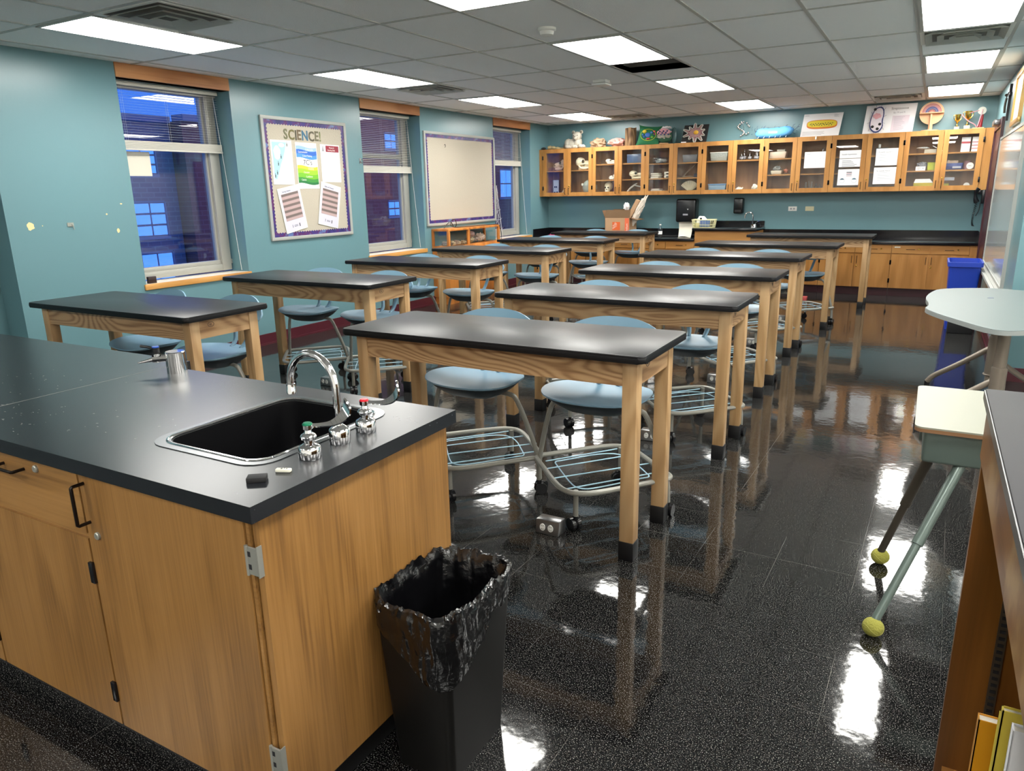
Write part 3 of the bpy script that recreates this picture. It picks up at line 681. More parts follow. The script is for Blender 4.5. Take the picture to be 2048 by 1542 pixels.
# gas turret
gx, gy = -2.307, 1.621
t = thing('gas_turret', 'chrome gas tap turret with a blue-capped lever at the bench back', 'gas tap', (gx, gy, BZ))
part('column', M().lathe([(0, 0), (.034, 0), (.034, .074), (.031, .077), (0, .077)], (gx, gy, BZ), 28), M_chrome, t)
G = Matrix.Translation((gx, gy, BZ)) @ Matrix.Rotation(-2.25, 4, 'Z')
part('valve_body', M().cyl((.03, 0, .055), (.075, 0, .055), .013, n=8).cyl((.06, 0, .042), (.06, 0, .074), .0095).move(G), M_chrome, t)
m = M()
for i in range(7): m.cyl((.075+.007*i, 0, .054-.0012*i), (.082+.007*i, 0, .0528-.0012*i), .0095-.0009*i, .007-.0009*i, n=14)
part('serrated_nozzle', m.move(G), M_chrome, t)
lv = part('lever', M().cyl((.06, 0, .074), (.06, 0, .096), .0125).tube([(.06, 0, .088), (.085, -.02, .096), (.11, -.04, .098)], .005, 8).move(G), M_blackpl, t)
part('blue_cap', M().cyl((.06, 0, .096), (.06, 0, .100), .012).move(G), mat('blue_cap', '2455b8', .3), lv)
# erasers
solo('rubber_block', M().box(-.021, .021, -.014, .014, 0, .012, bev=.0015).move(Matrix.Translation((-1.2325, 1.022, BZ)) @ Matrix.Rotation(.65, 4, 'Z')), M_blackmat, 'small black rubber block on the bench corner', 'block')
t = thing('eraser', 'white eraser stub with a dark print beside the black block', 'eraser', (-1.2205, 1.088, BZ), .42, local=True)
eb = part('body', B(-.018, .018, -.0065, .0065, 0, .008, bev=.0025), mat('eraser_white', 'd9d6c6', .6), t)
part('print', B(-.006, -.002, -.003, .002, .008, .0085).box(.001, .003, -.001, .003, .008, .0085).box(.006, .010, -.002, .001, .008, .0085), M_ink, t)

def pull(x, y, z, L_, vert=False, r=.0045, out=.032, org=None):
    if vert: p = [(x, y, z-L_/2), (x, y-out, z-L_/2), (x, y-out, z+L_/2), (x, y, z+L_/2)]
    else: p = [(x-L_/2, y, z), (x-L_/2, y-out, z), (x+L_/2, y-out, z), (x+L_/2, y, z)]
    q = []
    for i, a in enumerate(p):
        a = Vector(a)
        if i in (0, 3): q.append(a)
        else:
            b0, b1 = Vector(p[i-1]), Vector(p[i+1]); q += [a.lerp(b0, .35 if i == 1 else .12), a.lerp(b0, .1 if i == 1 else .03), a.lerp(b1, .03 if i == 1 else .1), a.lerp(b1, .12 if i == 1 else .35)]
    return M().tube(q, r, 8)
def lockm(x, y, z): return M().lathe([(.010, 0), (.010, .005), (.008, .007), (0, .007)], (0, 0, 0), 16).move(Matrix.Translation((x, y, z)) @ Matrix.Rotation(PI/2, 4, 'X'))
FY = .945    # door faces
# sink cabinet
t = thing('sink_cabinet', 'oak cabinet under the sink with one tall door, nearest the camera', 'cabinet', (-1.48, 1.3, 0))
part('body', B(-1.79, -1.178, FY+.02, 1.645, .115, .70).box(-1.79, -1.178, FY+.02, 1.09, .70, BZ-.04).box(-1.79, -1.178, 1.555, 1.645, .70, BZ-.04), M_oakfront, t)
part('end_panel', B(-1.178, -1.16, FY+.006, 1.648, .115, BZ-.039), M_oakfront, t)
part('face_stile', B(-1.193, -1.1835, FY-.0, FY+.02, .115, BZ-.039), M_oakdrawer, t)
part('toe_kick', B(-1.79, -1.21, FY+.07, 1.60, 0, .115), M_blackmat, t)
dr = part('door', B(-1.788, -1.196, FY-.004, FY+.016, .117, BZ-.042), M_oakfront, t)
part('handle', pull(-1.770, FY-.004, .785, .105, True), M_handle, dr); part('lock', lockm(-1.745, FY-.004, .70), M_galv, dr)
for z in (.772, .265):
    hg = part('hinge', B(-1.190, -1.1585, FY-.0085, FY-.004, z-.032, z+.032).box(-1.160, -1.1575, FY-.008, FY+.006, z-.036, z+.036).cyl((-1.190, FY-.008, z-.035), (-1.190, FY-.008, z+.035), .004), M_galv, dr)
    part('screw_slots', B(-1.186, -1.178, FY-.0092, FY-.0084, z+.010, z+.022).box(-1.186, -1.178, FY-.0092, FY-.0084, z-.020, z-.008), M_dark, hg)
# drawer cabinets to the left
def dcab(x0, x1, lab, hinge_right=True):
    t = thing('drawer_cabinet', lab, 'cabinet', ((x0+x1)/2, 1.3, 0))
    part('body', B(x0, x1, FY+.02, 1.645, .115, BZ-.04), M_oakfront, t); part('toe_kick', B(x0, x1, FY+.07, 1.60, 0, .115), M_blackmat, t)
    dw = part('drawer', B(x0+.003, x1-.003, FY-.004, FY+.016, .695, BZ-.042), M_oakdrawer, t)
    part('handle', pull((x0+x1)/2, FY-.004, .828, .10), M_handle, dw); part('lock', lockm((x0+x1)/2+.112, FY-.004, .84), M_galv, dw)
    dr = part('door', B(x0+.003, x1-.003, FY-.004, FY+.016, .117, .680), M_oakfront, t)
    for z in (.585, .225): part('hinge', B(x1-.012, x1+.006, FY-.012, FY-.003, z-.03, z+.03, bev=.002), M_blackpl, dr)
    part('rail', B(x0, x1, FY+.004, FY+.02, .680, .695), M_oakdrawer, t)
dcab(-2.39, -1.793, 'oak cabinet with a drawer above a door, left of the sink cabinet'); dcab(-3.0, -2.393, 'oak drawer cabinet at the left edge of the photo, under the far slab')
dcab(-3.62, -3.003, 'oak drawer cabinet at the hidden left end of the bench')
# black wastebasket and its liner
t = thing('wastebasket', 'tall dark wastebasket against the bench end', 'bin', (-1.04, 1.45, 0))
def canring(f, z): return (-1.035-.11*f, -1.035+.115*f, 1.43-.13*f, 1.43+.125*f, z)
m = M(); rings = []
for f, z in ((.82, 0), (1.04, .50), (1.01, .50), (.80, .01)):
    x0, x1, y0, y1, zz = canring(f, z); rings.append([m.b.verts.new((*p, zz)) for p in rrect(x0-.0, x1, y0-.03, y1+.03, .022)])
for A, Bb in zip(rings, rings[1:]):
    for k in range(len(A)): m.b.faces.new((A[k], A[(k+1) % len(A)], Bb[(k+1) % len(A)], Bb[k]))
m.b.faces.new(rings[0]); m.b.faces.new(rings[3]); part('shell', m, M_can, t)
m = M(); br_ = [Vector((*p, 0)) for p in rrect(-1.035-.122, -1.035+.132, 1.43-.175, 1.43+.165, .06, 10)]; cum = [0]
for a_, b_ in zip(br_, br_[1:]+br_[:1]): cum.append(cum[-1]+(b_-a_).length)
base_o = []; nb = 96
for k in range(nb):
    d_ = cum[-1]*k/nb; j = max(i for i in range(len(br_)) if cum[i] <= d_); p_ = br_[j].lerp(br_[(j+1) % len(br_)], (d_-cum[j])/(cum[j+1]-cum[j])); base_o.append((p_.x, p_.y))
cen = Vector((-1.03, 1.43, 0))
def bag(k, r):
    p = base_o[k % nb]; a = 2*PI*(k % nb)/nb; d = Vector((p[0], p[1], 0))-cen; a = math.atan2(d.y, d.x); n_ = noise.noise(Vector((math.cos(a)*5, math.sin(a)*5, r*.6)))*.5+noise.noise(Vector((math.cos(a)*16, math.sin(a)*16, r*1.2)))*.35
    near = max(0, math.cos(math.atan2(d.y, d.x)+.95))**3   # flap hanging at the near corner
    seq = [(.62, .16), (.72, .30), (.80, .42), (.88, .49), (.965, .522), (1.02, .515), (1.03, .49), (1.02-.02*near, .46-.05*near), (1.0-.03*near, .435-.13*near)]
    f, z = seq[r]; amp = (.012, .02, .03, .03, .02, .02, .02, .02, .02)[r]
    dz = .018*noise.noise(Vector((math.cos(a)*2.2+9, math.sin(a)*2.2, 3))) if 3 <= r else 0
    return Vector((cen.x+d.x*(f+amp*n_*1.6), cen.y+d.y*(f+amp*n_*1.6), z+dz+n_*.018*(1 if r > 2 else .4)))
V = [[m.b.verts.new(bag(k, r)) for k in range(nb)] for r in range(9)]
for r in range(8):
    for k in range(nb): m.b.faces.new((V[r][k], V[r][(k+1) % nb], V[r+1][(k+1) % nb], V[r+1][k]))
cv = m.b.verts.new((cen.x, cen.y, .10))
for k in range(nb): m.b.faces.new((cv, V[0][(k+1) % nb], V[0][k]))
bmesh.ops.subdivide_edges(m.b, edges=m.b.edges[:], cuts=2, use_grid_fill=True)
for v in m.b.verts:
    q = v.co*19; v.co += Vector((noise.noise(q), noise.noise(q+Vector((5, 1, 2))), noise.noise(q+Vector((1, 7, 3)))))*.010
    rdg = abs(noise.noise(v.co*38)); v.co += (v.co-cen).normalized()*(.006*(1-min(1, rdg*4)))
    q = v.co*60; v.co += Vector((noise.noise(q), noise.noise(q+Vector((5, 1, 2))), noise.noise(q+Vector((1, 7, 3)))))*.003
for v in m.b.verts: v.co.x = max(v.co.x, -1.1575)
solo('trash_bag', m, M_bag, 'shiny crumpled black bag lining the dark wastebasket', 'trash bag', ang=28)

# ================================================================== FAR WALL: WALL CABINETS
UX, UW, UZ0, UZ1, UY = -5.91, .457, 1.415, 2.190, 11.62
shelfz = {0: [1.84], 1: [1.92, 1.67], 2: [1.90, 1.672], 3: [1.905], 4: [1.908, 1.682], 5: [1.90, 1.68], 6: [1.905, 1.682]}
ulab = ['holding large animal skulls, at the window end', 'holding a human skull model and an antler', 'with books, fins and clear tubs, below the black cell poster', 'nearly empty, with glass bottles and small white bones', 'with a white tub and a grid sheet on the door', 'with printed sheets covering both doors', 'with the yellow notebooks and lime basket, at the door end']
for k in range(7):
    x0 = UX+2*k*UW; x1 = x0+2*UW
    t = thing('wall_cabinet', 'honey oak glass-door wall cabinet '+ulab[k], 'cabinet', ((x0+x1)/2, 11.8, UZ0), group='glass-door wall cabinets')
    part('carcass', B(x0+.002, x0+.018, UY+.02, YF-.001, UZ0, UZ1).box(x1-.018, x1-.002, UY+.02, YF-.001, UZ0, UZ1).box(x0+.018, x1-.018, UY+.02, YF-.001, UZ0, UZ0+.018).box(x0+.018, x1-.018, UY+.02, YF-.001, UZ1-.018, UZ1), M_oakx, t)
    part('back_panel', B(x0+.018, x1-.018, YF-.012, YF-.001, UZ0+.018, UZ1-.018), M_in, t)
    for z in shelfz[k]: part('shelf', B(x0+.019, x1-.019, UY+.025, YF-.013, z-.018, z), M_oakx, t)
    for s in (0, 1):
        a = x0+s*UW+.002; b = a+UW-.004; w_ = .062; y0, y1 = UY-.002, UY+.018; z0, z1 = UZ0+.002, UZ1-.002
        d = part('door', B(a, a+w_, y0, y1, z0, z1).box(b-w_, b, y0, y1, z0, z1).box(a+w_, b-w_, y0, y1, z0, z0+w_).box(a+w_, b-w_, y0, y1, z1-w_, z1), M_oak, t)
        part('glass_pane', B(a+w_-.004, b-w_+.004, UY+.006, UY+.010, z0+w_-.004, z1-w_+.004), M_glass, d)
        hx = b-.032 if s == 0 else a+.032
        part('handle', pull(hx, y0, UZ0+.085, .095, True, r=.004, out=.028), M_handle, d)
        if s == 1: part('lock', lockm(hx, y0, UZ0+.165), M_gold, d)
        hh = a if s == 0 else b
        for z in (UZ0+.135, UZ1-.14): part('hinge', B(hh-.011, hh+.011, y0-.006, y0, z-.032, z+.032, bev=.002), M_blackpl, d)
struct('trim_4', B(UX+14*UW, XR-.001, UY+.01, YF, UZ0, UZ1).box(XW+.001, UX, UY+.01, YF, UZ0, UZ1-.0), M_oak)

# ================================================================== FAR WALL: BASE CABINETS AND COUNTERS
CYF = 11.38
blab = ['at the window corner', 'second from the window corner, behind the rear lab table', 'just left of the far sink', 'carrying the raised far sink', 'just right of the far sink', 'with two labelled drawers behind the rearmost table leg', 'behind the blue bin']
for k in range(7):
    x0 = UX+2*k*UW; x1 = x0+2*UW; top = .875 if k == 3 else .715
    t = thing('base_cabinet', 'honey oak base cabinet '+blab[k], 'cabinet', ((x0+x1)/2, 11.7, 0), group='base cabinets along the far wall')
    part('carcass', B(x0+.001, x1-.001, CYF+.02, YF-.001, .115, top-.001 if k != 3 else .70), M_oak, t) if k != 3 else part('carcass', B(x0+.001, x1-.001, CYF+.02, 11.42, .115, top-.001).box(x0+.001, x1-.001, 11.42, YF-.001, .115, .66).box(x0+.001, x0+.02, 11.42, YF-.001, .66, top-.001).box(x1-.02, x1-.001, 11.42, YF-.001, .66, top-.001), M_oak, t)
    part('toe_kick', B(x0+.001, x1-.001, CYF+.07, YF-.01, 0, .115), M_maroon2, t)
    if k == 3: part('blank_panel', B(x0+.003, x1-.003, CYF, CYF+.018, .60, top-.006), M_oakx, t)
    for s in (0, 1):
        a = x0+s*UW+.003; b = a+UW-.006
        if k != 3:
            dw = part('drawer', B(a, b, CYF, CYF+.018, .592, .705), M_oakx, t)
            part('handle', pull((a+b)/2, CYF, .648, .10, False, r=.0035, out=.025), M_handle, dw); part('lock', lockm((a+b)/2+.10, CYF, .652), M_gold, dw)
        d = part('door', B(a, b, CYF, CYF+.018, .118, .582), M_oak, t)
        part('handle', pull(b-.03 if s == 0 else a+.03, CYF, .50, .095, True, r=.0035, out=.025), M_handle, d)
        if s: part('lock', lockm(a+.03, CYF, .41), M_gold, d)
        hh = a-.002 if s == 0 else b+.002
        for z in (.22, .47): part('hinge', B(hh-.010, hh+.010, CYF-.006, CYF, z-.03, z+.03, bev=.002), M_blackpl, d)
        if k in (5, 6) and s == 0 or k == 5: part('drawer_label', B(a+.03, a+.10, CYF-.001, CYF, .668, .685), M_paper2, t)
struct('trim_5', B(UX+14*UW, XR-.001, CYF+.01, YF, 0, .713).box(XW, UX, CYF+.01, YF, 0, .713), M_oak)
SX0, SX1 = UX+6*UW, UX+8*UW
for a, b, l in ((XW+.001, SX0-.001, 'low black counter on the window side of the far sink'), (SX1+.001, XR-.001, 'low black counter on the door side of the far sink')):
    t = thing('counter', l, 'counter', ((a+b)/2, 11.65, .715))
    part('slab', B(a, b, 11.35, YF-.001, .715, .75, bev=.003), M_epoxyfar, t)
    m = B(a, b, YF-.022, YF-.001, .75, .875)
    if a < -5: m.box(XW+.001, XW+.022, 11.365, YF-.022, .75, .875)
    else: m.box(XR-.022, XR-.001, 11.365, YF-.022, .75, .875)
    part('backsplash', m, M_epoxyfar, t)
t = thing('counter', 'raised black counter slab around the far sink', 'counter', ((SX0+SX1)/2, 11.65, .875))
part('slab', B(SX0-.03, SX1+.02, 11.33, YF-.001, .876, .912, bev=.003), M_epoxyfar, t)
part('backsplash', B(SX0-.01, SX1+.01, YF-.022, YF-.001, .912, 1.0), M_epoxyfar, t)
t = thing('far_faucet', 'small chrome gooseneck faucet on the raised far counter', 'faucet', (-2.39, 11.80, .912))
part('base', M().lathe([(0, 0), (.03, 0), (.03, .03), (.012, .05), (0, .05)], (-2.39, 11.80, .912), 14), M_chrome, t)
part('spout', M().tube([(-2.39, 11.8, .95), (-2.39, 11.8, 1.06)]+[(-2.39-.06+.06*math.cos(a), 11.8, 1.07+.065*math.sin(a)) for a in [PI*i/10 for i in range(11)]]+[(-2.51, 11.8, 1.045)], .009, 10), M_chrome, t)
part('wing_handle', M().tube([(-2.36, 11.8, .94), (-2.33, 11.78, .985), (-2.28, 11.77, 1.01)], .008, 8), M_chrome, t); part('valve', M().lathe([(0, 0), (.025, 0), (.02, .04), (0, .05)], (-2.355, 11.8, .912), 12), M_chrome, t)
# wall dispensers, outlets
t = thing('towel_dispenser', 'large glossy black paper towel dispenser under the wall cabinets', 'dispenser', (-3.43, 11.85, .985))
m = M(); m.box(-3.595, -3.275, 11.76, YF-.001, .985, 1.345, bev=.03, seg=4); part('housing', m, M_blackpl, t)
part('label', B(-3.475, -3.395, 11.757, 11.761, 1.09, 1.115), M_inkl, t); part('arrow_mark', M().prism([(0, .018), (.012, 0), (.024, .018), (.018, .018), (.012, .009), (.006, .018)], 0, .002, mtx=WF(-3.41, 11.76, 1.175)), M_white, t)
part('cream_sheet', M().grid(lambda u, v: Vector((-3.56+.23*v+.03*u*(1-v), 11.84-.10*u*u+.006*math.sin(v*9), .985-.232*u+.010*math.sin(v*4)*u)), 12, 8, th=.001), M_paper2, t)
t = thing('soap_dispenser', 'small black soap dispenser right of the towel dispenser', 'dispenser', (-2.64, 11.9, 1.114))
part('housing', B(-2.71, -2.565, 11.86, YF-.001, 1.114, 1.348, bev=.018, seg=3), M_blackpl, t); part('push_bar', B(-2.685, -2.59, 11.852, 11.862, 1.13, 1.17, bev=.004), M_blackmat, t)
t = thing('wall_outlet', 'white duplex wall outlet plate above the far counter, left of the blank plate', 'outlet', (-1.85, YF, 1.18))
part('plate', B(-1.912, -1.79, YF-.006, YF, 1.146, 1.212, bev=.002), M_white, t)
part('sockets', B(-1.885, -1.86, YF-.0075, YF-.006, 1.168, 1.19).box(-1.842, -1.817, YF-.0075, YF-.006, 1.168, 1.19), M_inkl, t)
solo('blank_plate', B(-1.669, -1.547, YF-.006, YF, 1.146, 1.212, bev=.002), mat('ivory', 'd9d3ae', .4), 'ivory blank cover plate above the far counter', 'wall plate')
# items on the far counter
cx0, cx1, cy0, cy1, cz0, cz1 = -4.665, -4.235, 11.40, 11.72, .75, 1.065
t = thing('cardboard_box', 'open cardboard moving box with an orange logo on the far counter', 'box', (-4.45, 11.56, .75))
w_ = .005; part('walls', B(cx0, cx1, cy0, cy0+w_, cz0, cz1).box(cx0, cx1, cy1-w_, cy1, cz0, cz1).box(cx0, cx0+w_, cy0, cy1, cz0, cz1).box(cx1-w_, cx1, cy0, cy1, cz0, cz1).box(cx0, cx1, cy0, cy1, cz0, cz0+w_), M_card, t)
def flap(p0, p1, d, m_=M_card):
    m = M(); p0, p1, d = Vector(p0), Vector(p1), Vector(d); vs = [m.b.verts.new(p) for p in (p0, p1, p1+d, p0+d)]; m.b.faces.new(vs); bmesh.ops.solidify(m.b, geom=m.b.faces[:], thickness=.004); part('flap', m, m_, t)
flap((cx0, cy0, cz1), (cx1, cy0, cz1), (0.0, .03, .125), M_cardin); flap((cx0, cy0, cz1), (cx0, cy1, cz1), (-.05, 0, .12)); flap((cx1, cy0, cz1), (cx1, cy1, cz1), (.13, 0, -.035)); flap((cx0, cy1, cz1), (cx1, cy1, cz1), (0, .05, .13), M_cardin)
part('logo_square', B(cx0+.13, cx0+.265, cy0-.0015, cy0, .87, 1.0), M_hd, t)
tx = M()
for s_, z_, dx in (('THE', .968, .022), ('HOME', .925, 0), ('DEPOT', .888, -.004)):
    tx.join(text(s_, .034 if s_ != 'THE' else .02, WF(cx0+.145+dx, cy0-.0018, z_, .55 if s_ != 'THE' else .55) , sx=.82))
part('logo_text', tx, M_paper2, t)
part('side_stripe', B(cx1-.085, cx1-.015, cy0-.0015, cy0, .75, 1.06), mat('coral_print', 'e06a45', .6), t)
part('stripe_text', text('Medium', .045, WF(cx1-.035, cy0-.0018, .83, PI/2)), M_paper2, t)
m = M(); m.xbox(Matrix.Translation((-4.32, 11.56, 1.02)) @ Matrix.Rotation(.50, 4, 'Y'), -.035, .03, -.05, .05, -.22, .36); solo('cardboard_sleeve', m, M_card, 'long flat cardboard sleeve leaning out of the moving box', 'packaging')
m = M(); m.blob((0, 0, 0), (.052, .05, .27), .16, 6, 3, 4, mtx=None); 
for v in m.b.verts: v.co += Vector((noise.noise(v.co*30), noise.noise(v.co*30+Vector((3, 3, 3))), 0))*.012
m.move(Matrix.Translation((-4.15, 11.54, 1.15)) @ Matrix.Rotation(.48, 4, 'Y')); solo('foam_wrapped_roll', m, mat('white_foam_wrap', 'd9cfc2', .5), 'crumpled white foam wrap leaning out of the moving box', 'packaging')
solo('plastic_bag', M().blob((-4.40, 11.68, 1.24), (.05, .03, .06), .25, 3, 5), M_paper, 'torn white bag corner sticking up behind the moving box', 'packaging')
t = thing('water_bottle', 'clear plastic water bottle on the low far counter', 'bottle', (-3.74, 11.45, .75))
part('body', M().lathe([(0, 0), (.032, 0), (.033, .05), (.030, .08), (.033, .12), (.032, .15), (.012, .19), (.012, .2), (0, .2)], (-3.74, 11.45, .75), 16), M_plast, t); part('cap', M().cyl((-3.74, 11.45, .95), (-3.74, 11.45, .967), .014), M_white, t)
part('label', M().lathe([(.0335, .06), (.0335, .11)], (-3.74, 11.45, .75), 16), M_paper, t)
# wire basket with cleaning things on the sink counter
t = thing('wire_basket', 'cream wire basket on the raised far counter beside the sink', 'basket', (-3.06, 11.5, .912)); m = M()
for z, r in ((.918, .0), (.96, .006), (1.035, .02)): m.tube([(*p, z) for p in rrect(-3.21-r, -2.91+r, 11.42-r, 11.60+r, .02, 3)], .004 if z < 1 else .007, 6, closed=True)
for i in range(13):
    x = -3.205+i*.0242
    for y in (11.42, 11.6): m.tube([(x, y, .918), (x, y+(-.02 if y < 11.5 else .02), 1.035)], .0028, 5)
    m.tube([(x, 11.42, .918), (x, 11.6, .918)], .0025, 5)
for j in range(7):
    y = 11.43+j*.027
    for x in (-3.21, -2.91): m.tube([(x, y, .918), (x+(-.02 if x < -3 else .02), y, 1.035)], .0028, 5)
part('wires', m, mat('cream_wire', 'd9d4a4', .4), t)
m = M(); m.prism([(-.085, 0), (.085, 0), (.08, .06), (.02, .12), (-.05, .125), (-.085, .07)], -.03, .03, bev=.012, mtx=WF(-3.09, 11.53, .965)); t = thing('spray_head', 'white rounded dispenser standing in the wire basket', 'cleaner', (-3.09, 11.53, .93)); part('shell', m, M_white, t); part('hole', M().cyl((-3.11, 11.495, 1.05), (-3.11, 11.499, 1.05), .016), M_dark, t)
solo('blue_box', B(-3.12, -2.98, 11.47, 11.56, .925, 1.03, bev=.01), mat('mid_blue', '2d5c9c', .5), 'blue carton inside the wire basket', 'box')
solo('yellow_tub', M().lathe([(0, 0), (.035, 0), (.042, .06), (0, .06)], (-3.165, 11.5, .923), 14), mat('pale_yellow', 'cfc88a', .5), 'pale yellow tub inside the wire basket', 'tub')
solo('folded_cloth', M().blob((-5.62, 11.55, .77), (.14, .07, .03), .2, 3, 2), mat('pink_cloth', 'c04a72', .8), 'pink cloth on the low counter at the window corner', 'cloth')
solo('folded_paper', M().blob((-5.35, 11.5, .766), (.16, .09, .02), .2, 3, 4), M_paper, 'white crumpled paper on the low counter near the window corner', 'paper')
# telephone on the side wall by the door
t = thing('wall_phone', 'black corded phone on the wall by the far corner', 'phone', (.52, 11.72, 1.2))
part('cradle', B(.545, XR-.001, 11.62, 11.76, 1.24, 1.42, bev=.01), M_blackpl, t)
part('handset', M().tube([(.50, 11.64, 1.44), (.475, 11.64, 1.40), (.48, 11.65, 1.30), (.50, 11.66, 1.26)], lambda u: .018+.016*abs(u-.5)*2, 12, smooth=2).box(.495, .55, 11.63, 11.7, 1.36, 1.42, bev=.008), M_blackpl, t)
m = M(); hx = []
for i in range(140):
    a = i*.9; u = i/139; hx.append((.50+.012*math.cos(a)-.02*math.sin(PI*u), 11.69+.012*math.sin(a), 1.25-.30*math.sin(PI*u*.5)))
m.tube(hx, .0035, 5); m.tube([(.545, 11.7, 1.25), (.54, 11.7, 1.15), (.51, 11.69, 1.08)], .006, 6, smooth=2); part('coiled_cord', m, M_blackpl, t)

# ================================================================== RIGHT WALL
t = thing('whiteboard', 'large glossy whiteboard with an aluminium tray on the right wall', 'whiteboard', (XR-.02, 8.8, .62))
part('panel', B(XR-.02, XR-.001, 7.46, 10.11, .645, 1.965), M_wb, t)
part('frame', B(XR-.026, XR, 7.43, 7.46, .62, 1.99).box(XR-.026, XR, 10.11, 10.14, .62, 1.99).box(XR-.0255, XR, 7.46, 10.11, 1.965, 1.99).box(XR-.0255, XR, 7.46, 10.11, .62, .645), M_silver, t)
part('tray', B(XR-.085, XR-.02, 7.45, 10.12, .605, .618, bev=.003).box(XR-.088, XR-.082, 7.45, 10.12, .605, .63).box(XR-.055, XR-.05, 7.45, 10.12, .618, .624), M_silver, t)
t = thing('picture_frame', 'gold-brown framed picture above the whiteboard, cut by the photo edge', 'picture', (XR-.02, 8.6, 2.04))
part('moulding', B(XR-.03, XR, 8.2, 9.02, 2.03, 2.08, bev=.006).box(XR-.03, XR, 8.2, 9.02, 2.47, 2.52, bev=.006).box(XR-.029, XR, 8.2, 8.25, 2.075, 2.475).box(XR-.029, XR, 8.97, 9.02, 2.075, 2.475), mat('bronze_gilt', 'a9854f', .3, metal=.6), t)
part('print', B(XR-.012, XR, 8.25, 8.97, 2.08, 2.47), M_paper2, t)
t = thing('crucifix', 'small dark crucifix high on the right wall above the door side', 'crucifix', (XR-.02, 9.85, 2.15))
part('cross', B(XR-.022, XR, 9.835, 9.865, 2.15, 2.52).box(XR-.022, XR, 9.75, 9.95, 2.40, 2.43), M_blackmat, t)
part('corpus', M().tube([(XR-.04, 9.85, 2.23), (XR-.045, 9.855, 2.31), (XR-.038, 9.85, 2.38)], .011, 8, smooth=1).tube([(XR-.03, 9.77, 2.43), (XR-.04, 9.85, 2.385), (XR-.03, 9.93, 2.43)], .005, 6).blob((XR-.045, 9.85, 2.41), .015, sub=2), M_dmetal, t)

# blue recycling bin
t = thing('recycling_bin', 'tall slim blue bin standing by the far end of the right wall', 'bin', (.36, 9.05, 0))
m = M(); rg = []
for (a, z) in ((.78, 0), (1, .70), (.965, .70), (.76, .01)): rg.append([m.b.verts.new((.365+(px)*a, 9.18+(py)*a, z)) for px, py in rrect(-.145, .145, -.27, .27, .03)])
for A, Bb in zip(rg, rg[1:]):
    for i in range(len(A)): m.b.faces.new((A[i], A[(i+1) % len(A)], Bb[(i+1) % len(A)], Bb[i]))
m.b.faces.new(rg[0]); m.b.faces.new(rg[3]); part('shell', m, M_bluebin, t)
o = rrect(.365-.16, .365+.16, 9.18-.285, 9.18+.285, .035); i_ = rrect(.365-.143, .365+.143, 9.18-.268, 9.18+.268, .03)
q = M(); A, Bq, Cq, D = ([q.b.verts.new((*p, z)) for p in P_] for P_, z in ((o, .67), (o, .715), (i_, .715), (i_, .67)))
for X_, Y_ in ((A, Bq), (Bq, Cq), (Cq, D), (D, A)):
    for k in range(len(o)): q.b.faces.new((X_[k], X_[(k+1) % len(o)], Y_[(k+1) % len(o)], Y_[k]))
part('rim', q, M_bluebin, t)

solo('dark_crate', M().box(.27, .50, 8.74, 8.88, 0, .22, bev=.01), M_blackmat, 'low dark box on the floor in front of the tall blue bin', 'box')
# grey curved collaboration table
t = thing('curved_table', 'grey curved-edge table on two taupe posts by the right wall', 'table', (.6, 5.6, 0))
cp = [(.034, 5.75), (.050, 5.62), (.048, 5.48), (.023, 5.36), (.10, 5.15), (.20, 4.96), (.32, 4.73), (.40, 4.66), (.50, 4.71), (.62, 4.80), (.80, 4.86), (1.0, 4.82), (1.15, 4.85), (1.28, 5.1), (1.3, 5.6), (1.2, 6.2), (1.0, 6.55), (.8, 6.54), (.652, 6.50), (.51, 6.58), (.36, 6.56), (.118, 6.43), (.06, 6.2), (.03, 5.95)]
def chaik(P):
    Q = []
    for a, b in zip(P, P[1:]+P[:1]): Q += [(a[0]*.75+b[0]*.25, a[1]*.75+b[1]*.25), (a[0]*.25+b[0]*.75, a[1]*.25+b[1]*.75)]
    return Q
cp = chaik(chaik(cp)); part('tabletop', M().prism(cp, .714, .74), M_hex, t)
part('edge_band', M().prism([(x*1.0, y) for x, y in cp], .7125, .7375).move(Matrix.Translation((.6, 5.6, 0)) @ Matrix.Diagonal((1.003, 1.002, 1, 1)) @ Matrix.Translation((-.6, -5.6, 0))), M_hexedge, t)
for (px, py, aa) in ((.455, 5.1, 0), (.50, 6.15, 0)):
    p = part('post', M().cyl((px, py, .10), (px, py, .713), .034, n=24).cyl((px, py, .43), (px, py, .45), .040, n=24), M_post, t)
    part('hub', M().cyl((px, py, .16), (px, py, .445), .043, n=24).tube([(px+.046*math.cos(a), py+.046*math.sin(a), .17) for a in [2*PI*i/20 for i in range(20)]], .006, 6, closed=True), M_post, p)
    part('foot', M().tube([(px, py, .38), (px-.22, py+.05, .20), (px-.36, py+.09, .10), (px-.39, py+.1, .05)], .019, 12, smooth=2), M_post, t)
    part('foot', M().tube([(px, py, .30), (px+.2, py-.10, .17), (px+.36, py-.16, .10), (px+.40, py-.17, .05)], .019, 12, smooth=2), M_post, t)
    for fx_, fy_ in ((px-.39, py+.1), (px+.40, py-.17)): part('glide', M().cyl((fx_, fy_, 0), (fx_, fy_, .055), .018, n=14), M_blackpl, t)
solo('pen_mark_sticker', M().prism([(-.02, -.01), (.02, .0), (.015, .012), (-.01, .006)], 0, .0012).move(Matrix.Translation((.42, 6.0, .74))), M_navy, 'tiny dark blue scrap on the grey curved table', 'scrap')

